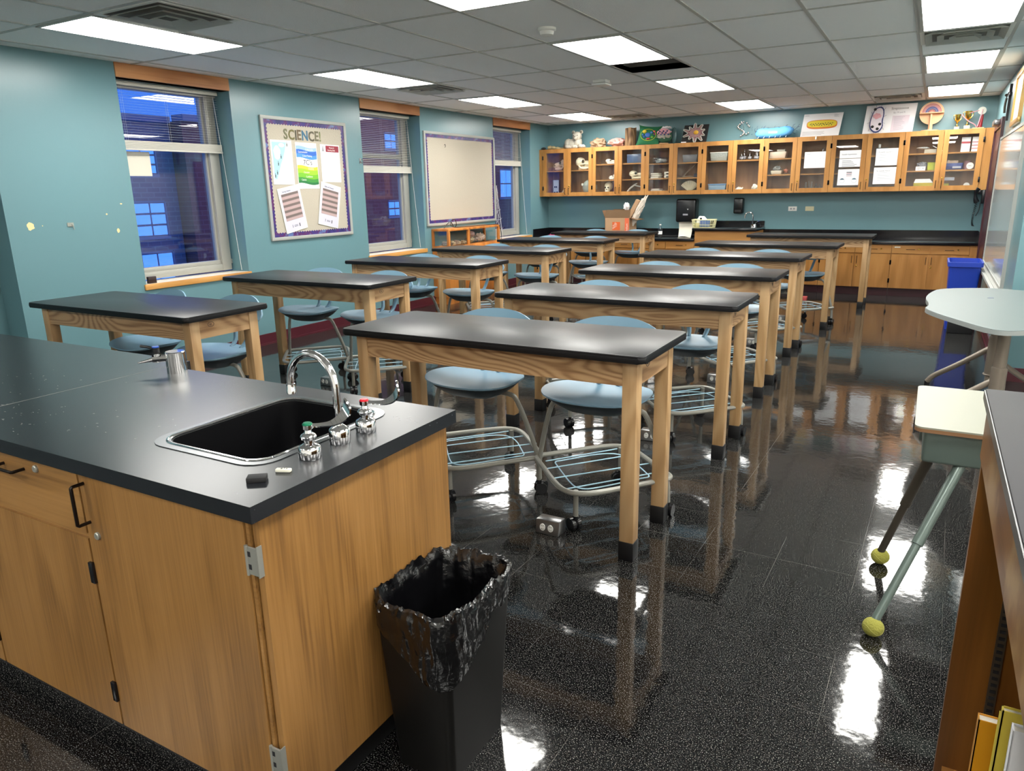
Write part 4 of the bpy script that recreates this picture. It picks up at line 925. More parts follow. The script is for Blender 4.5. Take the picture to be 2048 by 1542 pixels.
# school desk on tennis balls
t = thing('school_desk', 'cream-topped school desk with grey-green book box and splayed legs', 'desk', (.32, 3.05, 0))
part('desktop', M().prism(rrect(.03, .62, 2.79, 3.405, .03), .694, .700), M_gdesk, t); part('desktop_edge', M().prism(rrect(.030, .62, 2.79, 3.405, .03), .681, .694), mat('brown_ply_edge', '7c5a3c', .5), t)
m = M(); m.box(.063, .60, 2.84, 3.36, .555, .68, bev=.012, seg=3); part('book_box', m, M_gmetal, t)
part('side_plate', B(.055, .063, 3.18, 3.36, .53, .68), M_gmetal, t)
for (a, b, mt_) in (((.105, 3.0, .56), (-.03, 3.10, .055), M_dmetal), ((.19, 2.88, .56), (-.018, 2.545, .05), M_gmetal), ((.50, 2.88, .56), (.66, 2.56, .05), M_gmetal), ((.55, 3.2, .56), (.66, 3.12, .05), M_gmetal)):
    a, b = Vector(a), Vector(b); mid = a.lerp(b, .5)
    part('leg', M().cyl(a, mid, .0185, n=16).cyl(mid, b, .0145, n=16).cyl(mid-(b-a).normalized()*.01, mid+(b-a).normalized()*.012, .0195, n=16), mt_, t)
for (x, y, l) in ((-.03, 3.105, 'yellow-green tennis ball under the farther left desk leg'), (-.02, 2.54, 'yellow-green tennis ball under the nearer left desk leg'), (.662, 2.555, 'tennis ball under the nearer right desk leg behind the bookcase'), (.662, 3.12, 'tennis ball under the farther right desk leg behind the bookcase')):
    b_ = thing('tennis_ball', l, 'ball', (x, y, 0), group='tennis balls on the desk legs')
    part('felt', M().blob((x, y, .033), (.035, .035, .033), sub=3), M_tennis, b_)
    seam = [(x+.0352*math.cos(a)*math.cos(.45*math.sin(2*a)), y+.0352*math.sin(a)*math.cos(.45*math.sin(2*a)), .033+.033*math.sin(.45*math.sin(2*a))) for a in [2*PI*i/40 for i in range(40)]]
    part('seam', M().tube(seam, .0009, 5, closed=True), mat('seam_tan', '9d9a50', .8), b_)

# near bookcase on the right
KX, KY = .157, 1.88
t = thing('bookcase', 'worn varnished low bookcase with a black top at the right edge', 'bookcase', (.4, 1.1, 0))
part('top_slab', B(KX-.008, .62, .30, KY+.01, 1.045, 1.072, bev=.002), M_shelftop, t)
part('edge_strip', B(KX-.010, KX-.0075, .30, KY+.012, 1.048, 1.068), M_steel, t)
part('end_panel', B(KX+.004, .60, KY-.022, KY, 0, 1.044), M_shelfw, t); part('end_panel', B(KX+.004, .60, .31, .33, 0, 1.044), M_shelfw, t)
part('back_panel', B(.585, .60, .33, KY-.022, 0, 1.044), M_shelfw, t)
part('top_rail', B(KX, KX+.02, .31, KY, .915, 1.044), M_shelfx, t)
part('shelf', B(KX+.02, .585, .33, KY-.022, .07, .09), M_shelfx, t); part('plinth', B(KX+.02, KX+.04, .33, KY-.022, 0, .07), M_shelfx, t)
sd = M(); sd.box(.243, .263, KY-.026, KY-.022, .10, 1.0); part('shelf_standard', sd, M_dmetal, t)
sd = M()
for i in range(48): sd.box(.247, .259, KY-.0275, KY-.026, .12+i*.018, .128+i*.018)
part('standard_slots', sd, M_dark, t)
def book(x, y, th, h, dep, mt_, lab, tilt=0):
    b_ = thing('book', lab, 'book', (x, y, .0915), local=True); b_.rotation_euler = (tilt, 0, 0)
    part('cover', B(0, dep, 0, .002, 0, h).box(0, dep, th-.002, th, 0, h).box(0, .002, 0, th, 0, h), mt_, b_); part('pages', B(.002, dep-.003, .002, th-.002, .003, h-.003), M_paper2, b_)
book(KX+.018, 1.375, .022, .49, .10, mat('amber_cover', 'c98a1c', .35), 'amber-covered book farthest inside the near bookcase')
book(KX+.018, 1.17, .018, .645, .2, M_yel, 'tall yellow book in the near bookcase, beside the amber one'); book(KX+.014, 1.135, .014, .68, .2, mat('dull_yellow', 'c2ac3a', .5), 'thin dull yellow folder pressed against the tall yellow book')
book(KX+.012, .985, .02, .73, .2, M_paper, 'white binder leaning nearest the camera in the bookcase', -.05)

# ================================================================== LEFT WALL: BULLETIN BOARDS
def board(y0, y1, z0, z1, lab):
    t = thing('bulletin_board', lab, 'bulletin board', (XW, (y0+y1)/2, z0)); x = XW+.024
    part('frame', B(XW, x, y0, y1, z1-.035, z1, bev=.003).box(XW, x, y0, y1, z0, z0+.035, bev=.003).box(XW, x-.0005, y0, y0+.035, z0+.033, z1-.033).box(XW, x-.0005, y1-.035, y1, z0+.033, z1-.033), M_silver, t)
    part('cork_panel', B(XW, XW+.012, y0+.03, y1-.03, z0+.03, z1-.03), M_cork, t)
    a, b, c, d = y0+.033, y1-.033, z0+.033, z1-.033; m = M(); xs = XW+.0135
    def strip(n, f):
        for i in range(n):
            vs = [m.b.verts.new(p) for p in f(i/n, (i+1)/n)]; m.b.faces.new(vs)
    wd, tt = .038, .012; nh = int((b-a)/.035); nv = int((d-c)/.035)
    for n, g in ((nh, lambda u, w: (xs, a+(b-a)*u, d-w)), (nh, lambda u, w: (xs, a+(b-a)*u, c+w)), (nv, lambda u, w: (xs+.0004, a+w, c+(d-c)*u)), (nv, lambda u, w: (xs+.0004, b-w, c+(d-c)*u))):
        for i in range(n):
            for (u0, u1, w0, w1) in ((i/n, (i+.5)/n, wd, wd+tt), ((i+.5)/n, (i+1)/n, wd+tt, wd)):
                m.b.faces.new([m.b.verts.new(p) for p in (g(u0, 0), g(u1, 0), g(u1, w1), g(u0, w0))])
    part('scalloped_border', m, M_border, t); return t
M_border = mat('galaxy_border', '3c3570', .25)
nt, N, L, bs = nodes(M_border); tc = N.new('ShaderNodeTexCoord'); nz = N.new('ShaderNodeTexNoise'); nz.inputs['Scale'].default_value = 9; nz.inputs['Detail'].default_value = 4
L.new(tc.outputs['Object'], nz.inputs['Vector']); L.new(ramp(nt, nz.outputs['Fac'], [(.35, '33305f'), (.48, '433a7a'), (.57, '5b2d5a'), (.66, '5c6ea0')]), bs.inputs['Base Color'])
board(5.497, 6.748, 1.062, 2.308, 'bulletin board with SCIENCE! lettering and five posters'); board(8.262, 10.09, 1.075, 2.315, 'empty wide bulletin board with a purple border')
PX = XW+.0145
sci = [('S', '6b6a50'), ('C', '6f6a45'), ('I', '4c4a3a'), ('E', '6a5c46'), ('N', '3e6a85'), ('C', '5c5848'), ('E', '6a6650'), ('!', '7a8058')]
lx = 5.797
for i, (ch, cl) in enumerate(sci):
    q = text(ch, .140, WL(PX, 0, 2.094-.003*(i % 3)), ext=.0012, bold=.0035, sx=.9); ylo = min(v.co.y for v in q.b.verts); yhi = max(v.co.y for v in q.b.verts); q.move(Matrix.Translation((0, lx-ylo, 0))); lx += yhi-ylo+.0115; solo('letter_cutout', q, mat('letter_foil_%d' % i, cl, .3, metal=.3), 'foil letter %s cut-out of the word SCIENCE! on the board%s' % (ch if ch != '!' else 'exclamation mark', {1: ', the second letter', 5: ', the sixth letter', 3: ', the fourth letter', 6: ', the last E'}.get(i, '')), 'letter')
def poster(name, y, z, w_, h, rot, lab, mt_=None, off=0):
    t = thing(name, lab, 'poster', (PX+off, y, z), local=True); W = WL(0, 0, 0, rot)
    part('sheet', M().box(0, w_, 0, h, 0, .0012).move(W), mt_ or M_paper, t); return t, W
def plines(t, W, x0, x1, zs, th=.004, mt_=None, rag=True, nm='text_lines'):
    m = M()
    for z in zs: m.xbox(W, x0, x0+(x1-x0)*(rnd.uniform(.6, 1) if rag else 1), z, z+th, .0012, .0016)
    part(nm, m, mt_ or M_inkl, t)
# climbers poster
t, W = poster('mountain_poster', 5.60, 1.632, .292, .445, 0, 'poster of climbers on a white mountain, top left of the SCIENCE! board')
part('sky', M().prism([(.02, .06), (.05, .05), (.09, .13), (.12, .20), (.16, .27), (.19, .34), (.21, .40), (.22, .425), (.02, .425)], .0012, .0018, mtx=W), mat('poster_sky', '9cc3dc', .6), t)
part('clouds', M().prism([(.035+.045+.045*math.cos(a)*(1+.1*math.sin(5*a)), .32+.07*math.sin(a)) for a in [2*PI*i/24 for i in range(24)]], .0018, .0024, mtx=W).prism([(.15+.04*math.cos(a), .395+.02*math.sin(a)) for a in [2*PI*i/16 for i in range(16)]], .0018, .0024, mtx=W), M_paper, t)
ppl = M()
for (x, z) in ((.03, .07), (.06, .10), (.085, .19), (.13, .26), (.225, .385)):
    ppl.prism([(x-.006, z), (x+.006, z), (x+.008, z+.03), (x-.005, z+.032)], .0024, .003, mtx=W).prism([(x+.005*math.cos(a), z+.040+.005*math.sin(a)) for a in [PI/3*i for i in range(6)]], .0024, .003, mtx=W)
part('climber_figures', ppl, mat('climber_dark', '4a5a52', .7), t)
plines(t, W, .17, .26, [.37, .355, .34, .325, .27, .255, .24, .19, .175, .16, .1, .085], .003); plines(t, W, .055, .11, [.345, .32, .295], .008, M_gold, False, 'title_lines')
# 7C's poster
t, W = poster('wave_poster', 5.945, 1.588, .312, .477, 0, 'blue, white and green wave poster reading 7C\'s, in the middle of the board')
def wave(lo, hi, c, i):
    lw = lambda u, b: b+.012*math.sin(u*5+1.0)-.0*u
    P = [(.006+.3*k/16, lw(k/16, lo)) for k in range(17)]+[(.006+.3*k/16, lw(k/16, hi)) for k in range(16, -1, -1)]
    part('wave_band', M().prism(P, .0012+.0001*i, .0018+.0001*i, mtx=W), mat('band_%s' % c, c, .5), t)
for i, (lo, hi, c) in enumerate(((.395, .435, '8fb0dd'), (.350, .398, '2f62b8'), (.315, .355, '4a8ad0'), (.195, .235, 'b8cf3a'), (.15, .2, '95c22f'), (.105, .155, '6fb02c'), (.07, .11, '3a8a3a'), (.05, .075, '1f6e3a'))): wave(lo, hi, c, i)
tx = M()
for s_, x_, z_ in (('Collaborative', .14, .398), ('Communication', .03, .372), ('Critical Thinking', .09, .333), ('Creativity', .16, .20), ('Character', .09, .163), ('Confidence', .12, .118), ('Catholic', .05, .085)): tx.join(text(s_, .027, W @ Matrix.Translation((x_, z_, .0034)), ext=.0003, sx=.78))
part('white_words', tx, M_white, t); part('big_words', text("7C's", .075, W @ Matrix.Translation((.095, .250, .0026)), ext=.0004), M_ink, t); plines(t, W, .13, .17, [.025, .02], .003)
# ten-step poster
t, W = poster('research_poster', 6.312, 1.658, .304, .403, -.01, 'white poster with a dark red header, top right of the board')
part('red_header', M().prism([(.085, .325), (.292, .325), (.292, .392), (.085, .392)], .0012, .0016, mtx=W), mat('header_red', '8c1f33', .5), t)
tx = text('Research', .022, W @ Matrix.Translation((.14, .364, .0018)), ext=.0003); tx.join(text('Reading Skills', .022, W @ Matrix.Translation((.115, .337, .0018)), ext=.0003)); part('header_words', tx, M_white, t)
plines(t, W, .02, .29, [.30-.027*i for i in range(10)], .003); plines(t, W, .045, .28, [.29-.027*i for i in range(10)], .0025)
part('emblem', M().prism([(.035, .33), (.05, .33), (.044, .39), (.041, .39)], .0012, .0016, mtx=W), M_ink, t)
M_lav = mat('lavender_paper', 'c9c8d8', .6); M_tab = mat('table_pink', 'b39a98', .6); M_tab2 = mat('table_grey', '6e625f', .7)
for nm, y, z, rot, lab, ttl in (('rubric_poster', 5.712, 1.128, .205-.03, 'tilted lavender rubric poster, bottom left of the board', 'Scoring Scheme'), ('rubric_poster', 6.190, 1.212, -.215+.0, 'tilted lavender rubric poster, bottom right of the board', 'Skills and Schemes')):
    t, W = poster(nm, y, z, .31, .46, rot, lab, M_lav, .004)
    part('white_margin', M().box(-.004, .314, -.004, 0, -.0002, .0016).box(-.004, .314, .46, .464, -.0002, .0016).box(-.004, 0, 0, .46, -.0002, .0016).box(.31, .314, 0, .46, -.0002, .0016).move(W), M_white, t)
    part('table_rows', M().box(.03, .28, .12, .40, .0012, .0015).move(W), M_tab, t); m = M()
    for i in range(10):
        m.xbox(W, .03, .28, .12+.028*i, .1215+.028*i, .0015, .0019)
        if i % 2: m.xbox(W, .032, .278, .123+.028*i, .146+.028*i, .0014, .0017)
    part('table_text', m, M_tab2, t); part('title', text(ttl, .024, W @ Matrix.Translation((.055, .415, .0015)), ext=.0003, sx=.8), M_ink, t)
    part('footer_logos', M().box(.10, .106, .04, .07, .0012, .0016).box(.20, .212, .035, .07, .0012, .0016).box(.125, .18, .045, .05, .0012, .0016).box(.125, .18, .058, .062, .0012, .0016).move(W), M_ink, t)
solo('pushpin', M().tube([(PX, 8.74, 2.15), (PX+.006, 8.755, 2.165), (PX+.004, 8.77, 2.14), (PX+.004, 8.75, 2.12)], .003, 6, smooth=1), M_ink, 'tiny dark scrap pinned near the top of the empty board', 'pin')

# display case on the left wall
t = thing('display_case', 'narrow orange-wood display cabinet with a glass top section of rocks', 'display case', (-5.84, 9.05, 0))
y0, y1, x0, x1 = 8.36, 9.74, XW+.002, -5.70
part('cabinet', B(x0, x1, y0, y1, .10, .80, bev=.003), M_orangewood, t); part('plinth', B(x0, x1-.03, y0+.02, y1-.02, 0, .10), M_orangewood, t)
m = B(x0, x1+.004, y0, y1, 1.005, 1.035, bev=.003)
for y in (y0, y0+.50, y1-.035):
    m.box(x1-.03, x1+.004, y, y+.035, .80, 1.005)
m.box(x0, x0+.03, y0, y0+.03, .80, 1.005).box(x0, x0+.03, y1-.03, y1, .80, 1.005)
part('top_frame', m, M_orangewood, t)
part('glass_front', B(x1-.016, x1-.013, y0+.035, y1-.035, .80, 1.005), M_glass, t); part('glass_side', B(x0+.03, x1-.03, y0+.012, y0+.015, .80, 1.005), M_glass, t)
part('glass_shelf', B(x0+.03, x1-.03, y0+.53, y1-.04, .815, .82), M_glass, t)
cols = ['8d8a80', '6f6b62', 'b7a98a', 'cfc4a8', 'a3948a', 'd4c9b0', '9c8a70', 'c4b49a']
for i in range(13):
    y = y0+.08+i*.062; c_ = cols[i % 8]; r_ = rnd.uniform(.028, .045); zz = .80+r_*.7 if y < y0+.52 else .822+r_*.7
    q = M().blob((-5.79+rnd.uniform(-.03, .03), y, zz+.004), (r_, r_*1.1, r_*.75), .25, 2.5, i+1); solo('rock_specimen', q, mat('rock_'+c_, c_, .7, bump=(60, .5)), 'rock specimen %s in the display case' % ('near the left end, %s' % ['grey', 'dark grey', 'tan', 'pale', 'brownish', 'cream', 'ochre'][i % 7] if i < 7 else 'on the glass shelf, %s piece' % ['sandy', 'grey', 'slate', 'tan', 'pale', 'taupe'][i-7]), 'rock', 'rock specimens in the display case')
solo('pink_fossil', M().blob((-5.79, 9.06, .93), (.06, .07, .045), .08, 4, 31), mat('mottled_pink', 'a88a84', .6), 'rounded mottled pink stone on top of the rocks in the display case', 'rock')
solo('coral_specimen', M().blob((-5.80, 9.33, .875), (.045, .085, .045), .45, 5, 41, 4), mat('coral_white', 'e3cfc0', .6, bump=(60, .5)), 'spiky pale coral on the glass shelf of the display case', 'coral')
m = M(); m.tube([(-5.8, 8.40, 1.045), (-5.75, 8.46, 1.13), (-5.75, 8.62, 1.17), (-5.8, 8.72, 1.06), (-5.82, 8.66, 1.04), (-5.78, 8.55, 1.15), (-5.76, 8.50, 1.05), (-5.74, 8.9, 1.042), (-5.72, 9.6, 1.045), (-5.70, 9.72, 1.04), (-5.68, 9.76, .95), (-5.685, 9.77, .5), (-5.70, 9.77, .06)], .005, 8, smooth=3)
solo('power_cord', m, M_blackpl, 'looped black cord lying on top of the display case', 'cord')
# spiky wire tower
t = thing('wire_tower', 'tall tapering wire tower model on the window sill right of the display case', 'model', (-6.05, 10.27, .786)); m = M()
cnt = [(.06, .788), (.05, .93), (.04, 1.08), (.03, 1.22), (.018, 1.36), (.010, 1.48), (.003, 1.58)]; cxx, cyy = -6.05, 10.27
for i, (r_, z) in enumerate(cnt):
    P = [(cxx+r_*sx_, cyy+r_*sy_, z) for sx_, sy_ in ((-1, -1), (1, -1), (1, 1), (-1, 1))]
    if r_ > .005: m.tube(P, .0025, 5, closed=True)
    if i:
        for a, b in zip(prev, P): m.tube([a, b], .003, 5)
        for j in range(4): m.tube([prev[j], P[(j+1) % 4]], .0018, 4)
    prev = P
    for j in range(4):
        p = P[j]; m.tube([p, (p[0]+(p[0]-cxx)*.35, p[1]+(p[1]-cyy)*.35, p[2]+.03)], .002, 4)
part('lattice', m, mat('white_pink_wire', 'd9cfcc', .5), t)

# ================================================================== ON TOP OF THE WALL CABINETS  (z = UZ1)
Z = UZ1
q = M().tube([(-5.89, 11.80, Z+.035), (-5.82, 11.79, Z+.04), (-5.70, 11.79, Z+.022), (-5.58, 11.79, Z+.018)], lambda u: .034-.022*u+.007*math.sin(u*20), 10, smooth=2)
solo('long_bone', q, mat('old_bone', 'a8976f', .7, bump=(50, .6)), 'long brown bone lying at the window end on the wall cabinets', 'bone')
solo('black_clay_lump', M().blob((-5.925, 11.68, Z+.022), (.04, .04, .022), .1, 3, 4), M_blackmat, 'small black lump at the corner end of the cabinet top', 'lump')
# lion cub figurine
t = thing('lion_cub_figurine', 'white plaster lion cub figurine lying on the wall cabinets', 'figurine', (-5.38, 11.78, Z))
SH = Matrix.Translation((-5.38, 11.78, Z)); m = M(); m.blob((-.05, .02, .085), (.13, .08, .08), .04, 3, 1).blob((-.13, .02, .085), (.072, .08, .085), .04, 3, 2).blob((.05, .0, .10), (.075, .07, .095), .03, 3, 2)
for dx, dy in ((-.02, -.07), (.12, -.06), (-.12, -.07)): m.tube([(dx-.06, .02+dy*.4, .05), (dx, -.02+dy*.6, .034), (dx+.07, -.03+dy*.6, .03)], lambda u: .034-.004*u, 10).blob((dx+.07, -.03+dy*.6, .026), (.034, .03, .025), sub=2)
m.blob((.045, -.02, .195), (.082, .07, .078), .02, 3, 5).blob((.045, -.085, .17), (.040, .036, .034), sub=2).blob((.045, -.085, .15), (.028, .026, .018), sub=2)
for s_ in (-1, 1): m.blob((.045+s_*.072, -.005, .262), (.032, .018, .032), sub=2)
bd = part('body', m.move(SH), M_cream, t, ang=180)
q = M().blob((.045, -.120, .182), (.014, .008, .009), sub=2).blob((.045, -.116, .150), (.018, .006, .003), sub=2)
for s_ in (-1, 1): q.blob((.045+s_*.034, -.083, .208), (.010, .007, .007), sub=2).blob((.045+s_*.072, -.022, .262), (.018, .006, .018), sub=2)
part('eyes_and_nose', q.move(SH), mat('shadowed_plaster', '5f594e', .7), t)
solo('banded_rock', M().blob((-4.93, 11.79, Z+.07), (.16, .09, .085), .25, 2.2, 12, 4, fn=lambda d: 1-.35*max(0, d.x)), M_stone, 'knobbly tan rock lying right of the lion cub', 'rock')
solo('pink_rock', M().blob((-4.62, 11.78, Z+.066), (.14, .085, .07), .22, 2.2, 22, 4), M_pink, 'pink crystalline rock lying beside the upright bark', 'rock')
m = M(); m.prism([(.085*math.cos(a)*(1+.15*math.sin(7*a)), .06*math.sin(a)*(1+.2*math.sin(5*a+1))) for a in [2*PI*i/40 for i in range(40)]], 0, .27)
for v in m.b.verts:
    if v.co.z > .1: v.co.z += .035*noise.noise(v.co*25)
m.move(Matrix.Translation((-4.40, 11.79, Z))); solo('tree_bark', m, M_bark, 'upright chunk of brown tree bark on the wall cabinets', 'bark', ang=15)
# green pillow cell model
t = thing('green_cell_pillow', 'green square pillow cell model with coloured organelles', 'model', (-4.09, 11.80, Z))
def pil(u, v):
    x = (u-.5)*2; y = (v-.5)*2; return x, y
m = M(); Rm = Matrix.Translation((-4.09, 11.80, Z+.145)) @ Matrix.Rotation(.10, 4, 'Y') @ Matrix.Rotation(PI/2-.2, 4, 'X')
for sg in (1, -1):
    m.grid(lambda u, v: Vector(((u-.5)*.34*(1+.16*abs((v-.5)*2)**3), (v-.5)*.28*(1+.16*abs((u-.5)*2)**3), sg*.045*math.cos((u-.5)*PI)**.6*math.cos((v-.5)*PI)**.6 if 0 < u < 1 and 0 < v < 1 else 0)), 12, 12)
bmesh.ops.remove_doubles(m.b, verts=m.b.verts[:], dist=.001); m.move(Rm); part('cushion', m, M_green, t, ang=60)
rg_ = M().tube([(.12*math.cos(a)*1.05, .09*math.sin(a), .05) for a in [2*PI*i/20 for i in range(20)]], .004, 6, closed=True).move(Rm); part('yarn_ring', rg_, M_ylime, t)
for i, (cl, x, y, r_) in enumerate((('3a66b0', -.01, .0, .045), ('c9423c', 0, -.06, .018), ('c9423c', .025, -.055, .016), ('d9c23a', -.07, .05, .035), ('2f57a3', -.06, -.03, .025), ('4a78c0', .05, .04, .022), ('e8e8e8', -.02, -.065, .012), ('c45a5a', .09, .06, .02), ('6fa63a', .07, -.03, .02), ('4a78c0', -.09, .0, .018), ('9a3a7a', .10, .02, .016))):
    part('organelle', M().blob((x, y, .046), (r_, r_*.8, .014), .1, 3, i, 2).move(Rm), mat('felt_'+cl, cl, .7), t)
# bowl cell model
t = thing('half_cell_model', 'round green cell model with a pink and white top edge', 'model', (-3.82, 11.80, Z)); c_ = (-3.84, 11.80, Z)
part('base', M().lathe([(0, 0), (.07, 0), (.08, .01), (.07, .022), (0, .022)], c_, 20), M_card, t)
part('bowl', M().blob((-3.83, 11.81, Z+.115), (.115, .07, .10), sub=3), mat('dark_green_foam', '24503c', .7), t)
part('pale_rim', M().blob((-3.84, 11.765, Z+.125), (.105, .04, .035), .3, 5, 2), M_cream, t)
part('pink_interior', M().blob((-3.83, 11.765, Z+.185), (.10, .04, .05), .2, 4, 7), M_pinkpl, t)
m = M()
for i in range(9): m.blob((-3.91+.02*i, 11.725, Z+.17+.03*math.sin(i*2.1)), (.013, .01, .013), sub=2)
part('blue_organelles', m, M_navy, t); part('crinkled_top', M().blob((-3.80, 11.79, Z+.25), (.07, .03, .022), .5, 6, 3), M_paper, t)
solo('dark_round_form', M().blob((-3.70, 11.86, Z+.13), (.05, .03, .125), .02, 3, 2), mat('smoky_teal', '3c5c60', .3), 'smoky dark disc leaning behind the round green cell model', 'disc')
# neuron poster
t = thing('cell_shadowbox', 'black board with a white star-shaped cell model on the wall cabinets', 'model', (-3.35, 11.80, Z)); Rm = WF(-3.585, 11.86, Z) @ Matrix.Rotation(-.12, 4, 'X')
part('backing', M().prism([(.0, 0), (.40, 0), (.43, .275), (.045, .275)], -.01, .0, mtx=Rm), M_blackmat, t)
arms = [.4, 1.0, 1.6, 2.2, 2.75, 3.5, 4.1, 4.7, 5.3, 5.9]; P = []
for i, a in enumerate(arms):
    R1 = (.20 if i % 3 else .16); P += [(.225+.10*math.cos(a-.3), .15+.055*math.sin(a-.3)), (.225+R1*math.cos(a-.08), .15+R1*.72*math.sin(a-.08)), (.225+R1*math.cos(a+.08), .15+R1*.72*math.sin(a+.08))]
part('cell_body', M().prism(P, 0, .03, bev=.01, mtx=Rm), mat('pink_cream', '9c7a78', .6), t)
part('cell_outline', M().tube([(p[0]*1.0, p[1], .032) for p in P], .006, 6, closed=True, smooth=2).move(Rm), M_ylime if False else mat('silver_cord', 'b9c4bc', .4, metal=.3), t)
part('nucleus', M().blob((.24, .155, .035), (.04, .032, .016), sub=2).move(Rm), mat('amber_yellow', 'e0b03a', .5), t)
m = M()
for i in range(14): a = i*2.4; m.blob((.225+.10*math.cos(a), .15+.07*math.sin(a), .034), (.010, .008, .008), sub=1)
part('beads', m.move(Rm), mat('plum_bead', '6a3a58', .5), t)
part('name_card', M().box(.005, .085, .0, .03, .001, .004).move(Rm), M_paper, t)
# molecule model stuck on the wall
t = thing('bead_chain_model', 'curly silver bead chain mounted above the wall cabinets', 'model', (-2.62, YF-.03, 2.26)); m = M()
for i in range(13):
    u = i/12; m.blob((-2.68+.05*math.sin(u*7), YF-.03, 2.27+.20*u), .014, sub=2)
for x, z in ((-2.58, 2.42), (-2.56, 2.40), (-2.6, 2.29), (-2.57, 2.31), (-2.68, 2.47), (-2.60, 2.45)): m.blob((x, YF-.03, z), .015, sub=2)
m.tube([(-2.66, YF-.02, 2.27), (-2.64, YF-.012, 2.37), (-2.67, YF-.02, 2.47)], .003, 5); part('beads', m, M_chrome, t)
# blue bacterium
t = thing('bacterium_model', 'bright blue foam bacterium model with wiry hairs', 'model', (-2.18, 11.76, Z))
part('base_board', B(-2.46, -1.86, 11.66, 11.86, Z, Z+.006), M_blackmat, t)
m = M(); m.tube([(-2.43, 11.77, Z+.08), (-2.35, 11.76, Z+.085), (-2.15, 11.75, Z+.075), (-1.98, 11.75, Z+.095), (-1.88, 11.76, Z+.12)], lambda u: .075*math.sqrt(max(.02, 1-(2*u-1)**8)), 18, smooth=3)
for v in m.b.verts: v.co += Vector((0, noise.noise(v.co*30), noise.noise(v.co*30+Vector((4, 4, 4)))))*.008
part('body', m, M_skyb, t, ang=80)
m = M()
for i in range(38):
    x = -2.47+.62*rnd.random(); a = rnd.uniform(-.3, PI+.3); p = Vector((x, 11.75+.0*a, Z+.09)); d = Vector((rnd.uniform(-.3, .3)+(x+2.17)*1.0, -.5*math.cos(a), math.sin(a)*.9))
    m.tube([p+d*.05, p+d*.095, p+d*.115+Vector((.015, 0, 0))], .0025, 4)
part('hairs', m, mat('dark_blue_wire', '1f3a5c', .5), t)
part('name_tag', B(-2.22, -2.10, 11.672, 11.675, Z+.075, Z+.10), M_paper, t)
m = M()
for x in (-2.36, -2.28, -2.2, -2.12, -2.05, -1.97): m.tube([(x, 11.69, Z+.035), (x-.008, 11.665, Z+.01)], .003, 5)
part('pins', m, M_white, t)
# yellow cell poster
t = thing('cell_poster', 'white poster of a yellow and orange oblong cell leaning on the wall', 'poster', (-1.53, 11.88, Z)); Rm = WF(-1.81, 11.86, Z) @ Matrix.Rotation(-.10, 4, 'X')
part('board', M().prism([(0, 0), (.52, .0), (.56, .325), (.035, .325)], -.006, 0, mtx=Rm), M_paper, t)
ov = lambda a, b, cx_, cy_, p=3.2: [(cx_+a*abs(math.cos(t_))**(2/p)*(1 if math.cos(t_) > 0 else -1), cy_+b*abs(math.sin(t_))**(2/p)*(1 if math.sin(t_) > 0 else -1)) for t_ in [2*PI*i/48 for i in range(48)]]
part('orange_membrane', M().prism(ov(.205, .062, .285, .175), 0, .004, mtx=Rm), M_orange, t); part('yellow_cytoplasm', M().prism(ov(.195, .046, .285, .182), .004, .006, mtx=Rm), M_yel, t)
m = M()
for i in range(26): m.prism([(.13+.31*i/26+.009*math.cos(a), .175+.014*math.sin(i*2.3)+.007*math.sin(a)) for a in [PI/3*k for k in range(6)]], .006, .0075, mtx=Rm)
part('organelles', m, mat('olive_dark', '4c5a2c', .6), t)
plines(t, Rm, .03, .36, [.075, .06, .045, .03], .004); plines(t, Rm, .05, .12, [.30], .005); plines(t, Rm, .44, .51, [.30, .29, .28, .27], .003)
# white poster board with 3-D cell
t = thing('bacteria_poster_board', 'large white poster board titled by hand with a glued cell model', 'poster', (-.66, 11.9, Z)); Rm = WF(-.985, 11.88, Z) @ Matrix.Rotation(-.06, 4, 'X')
part('board', M().prism([(.0, 0), (.625, 0), (.655, .385), (.03, .385)], -.006, 0, mtx=Rm), M_paper, t)
Q = [(.10, .06), (.08, .13), (.10, .25), (.14, .34), (.20, .37), (.25, .34), (.26, .25), (.24, .17), (.26, .10), (.22, .03), (.16, .015)]; Q = chaik(Q)
part('cell_edge', M().prism([(x*1.0, y) for x, y in Q], 0, .022, bev=.004, mtx=Rm), M_navy, t)
part('cell_fill', M().prism([(.17+(x-.17)*.86, .19+(y-.19)*.90) for x, y in Q], .022, .028, mtx=Rm), mat('speckled_white', 'dcd4dc', .6), t)
m = M()
for (x, y) in ((.14, .33), (.215, .13), (.125, .10), (.19, .07)): m.blob((x, y, .03), (.02, .019, .008), sub=2)
part('black_spots', m.move(Rm), M_blackmat, t)
part('pink_patch', M().blob((.17, .24, .03), (.045, .035, .008), .3, 4, 2).move(Rm), M_pinkpl, t)
m = M()
for i, (x, y) in enumerate(Q):
    if i % 2 == 0: dx, dy = x-.17, y-.19; l_ = math.hypot(dx, dy); m.tube([(x, y, .012), (x+dx/l_*.035, y+dy/l_*.035, .02)], .0018, 4)
part('hairs', m.move(Rm), M_navy, t)
part('title', text('Streptococcus', .047, Rm @ Matrix.Translation((.34, .315, .0005)), ext=.0004, sx=.78), M_ink, t); part('subtitle', text('by: the seniors', .026, Rm @ Matrix.Translation((.37, .27, .0005)), ext=.0004, sx=.8) if False else text('By: M and R', .03, Rm @ Matrix.Translation((.37, .265, .0005)), ext=.0004), M_inkl, t)
part('text_panel', M().prism([(.35, .02), (.56, .02), (.575, .235), (.365, .235)], .0, .0012, mtx=Rm), mat('pale_pink_paper', 'd9cdd6', .6), t); plines(t, Rm @ Matrix.Translation((0, 0, .0012)), .385, .54, [.215-.017*i for i in range(11)], .003)
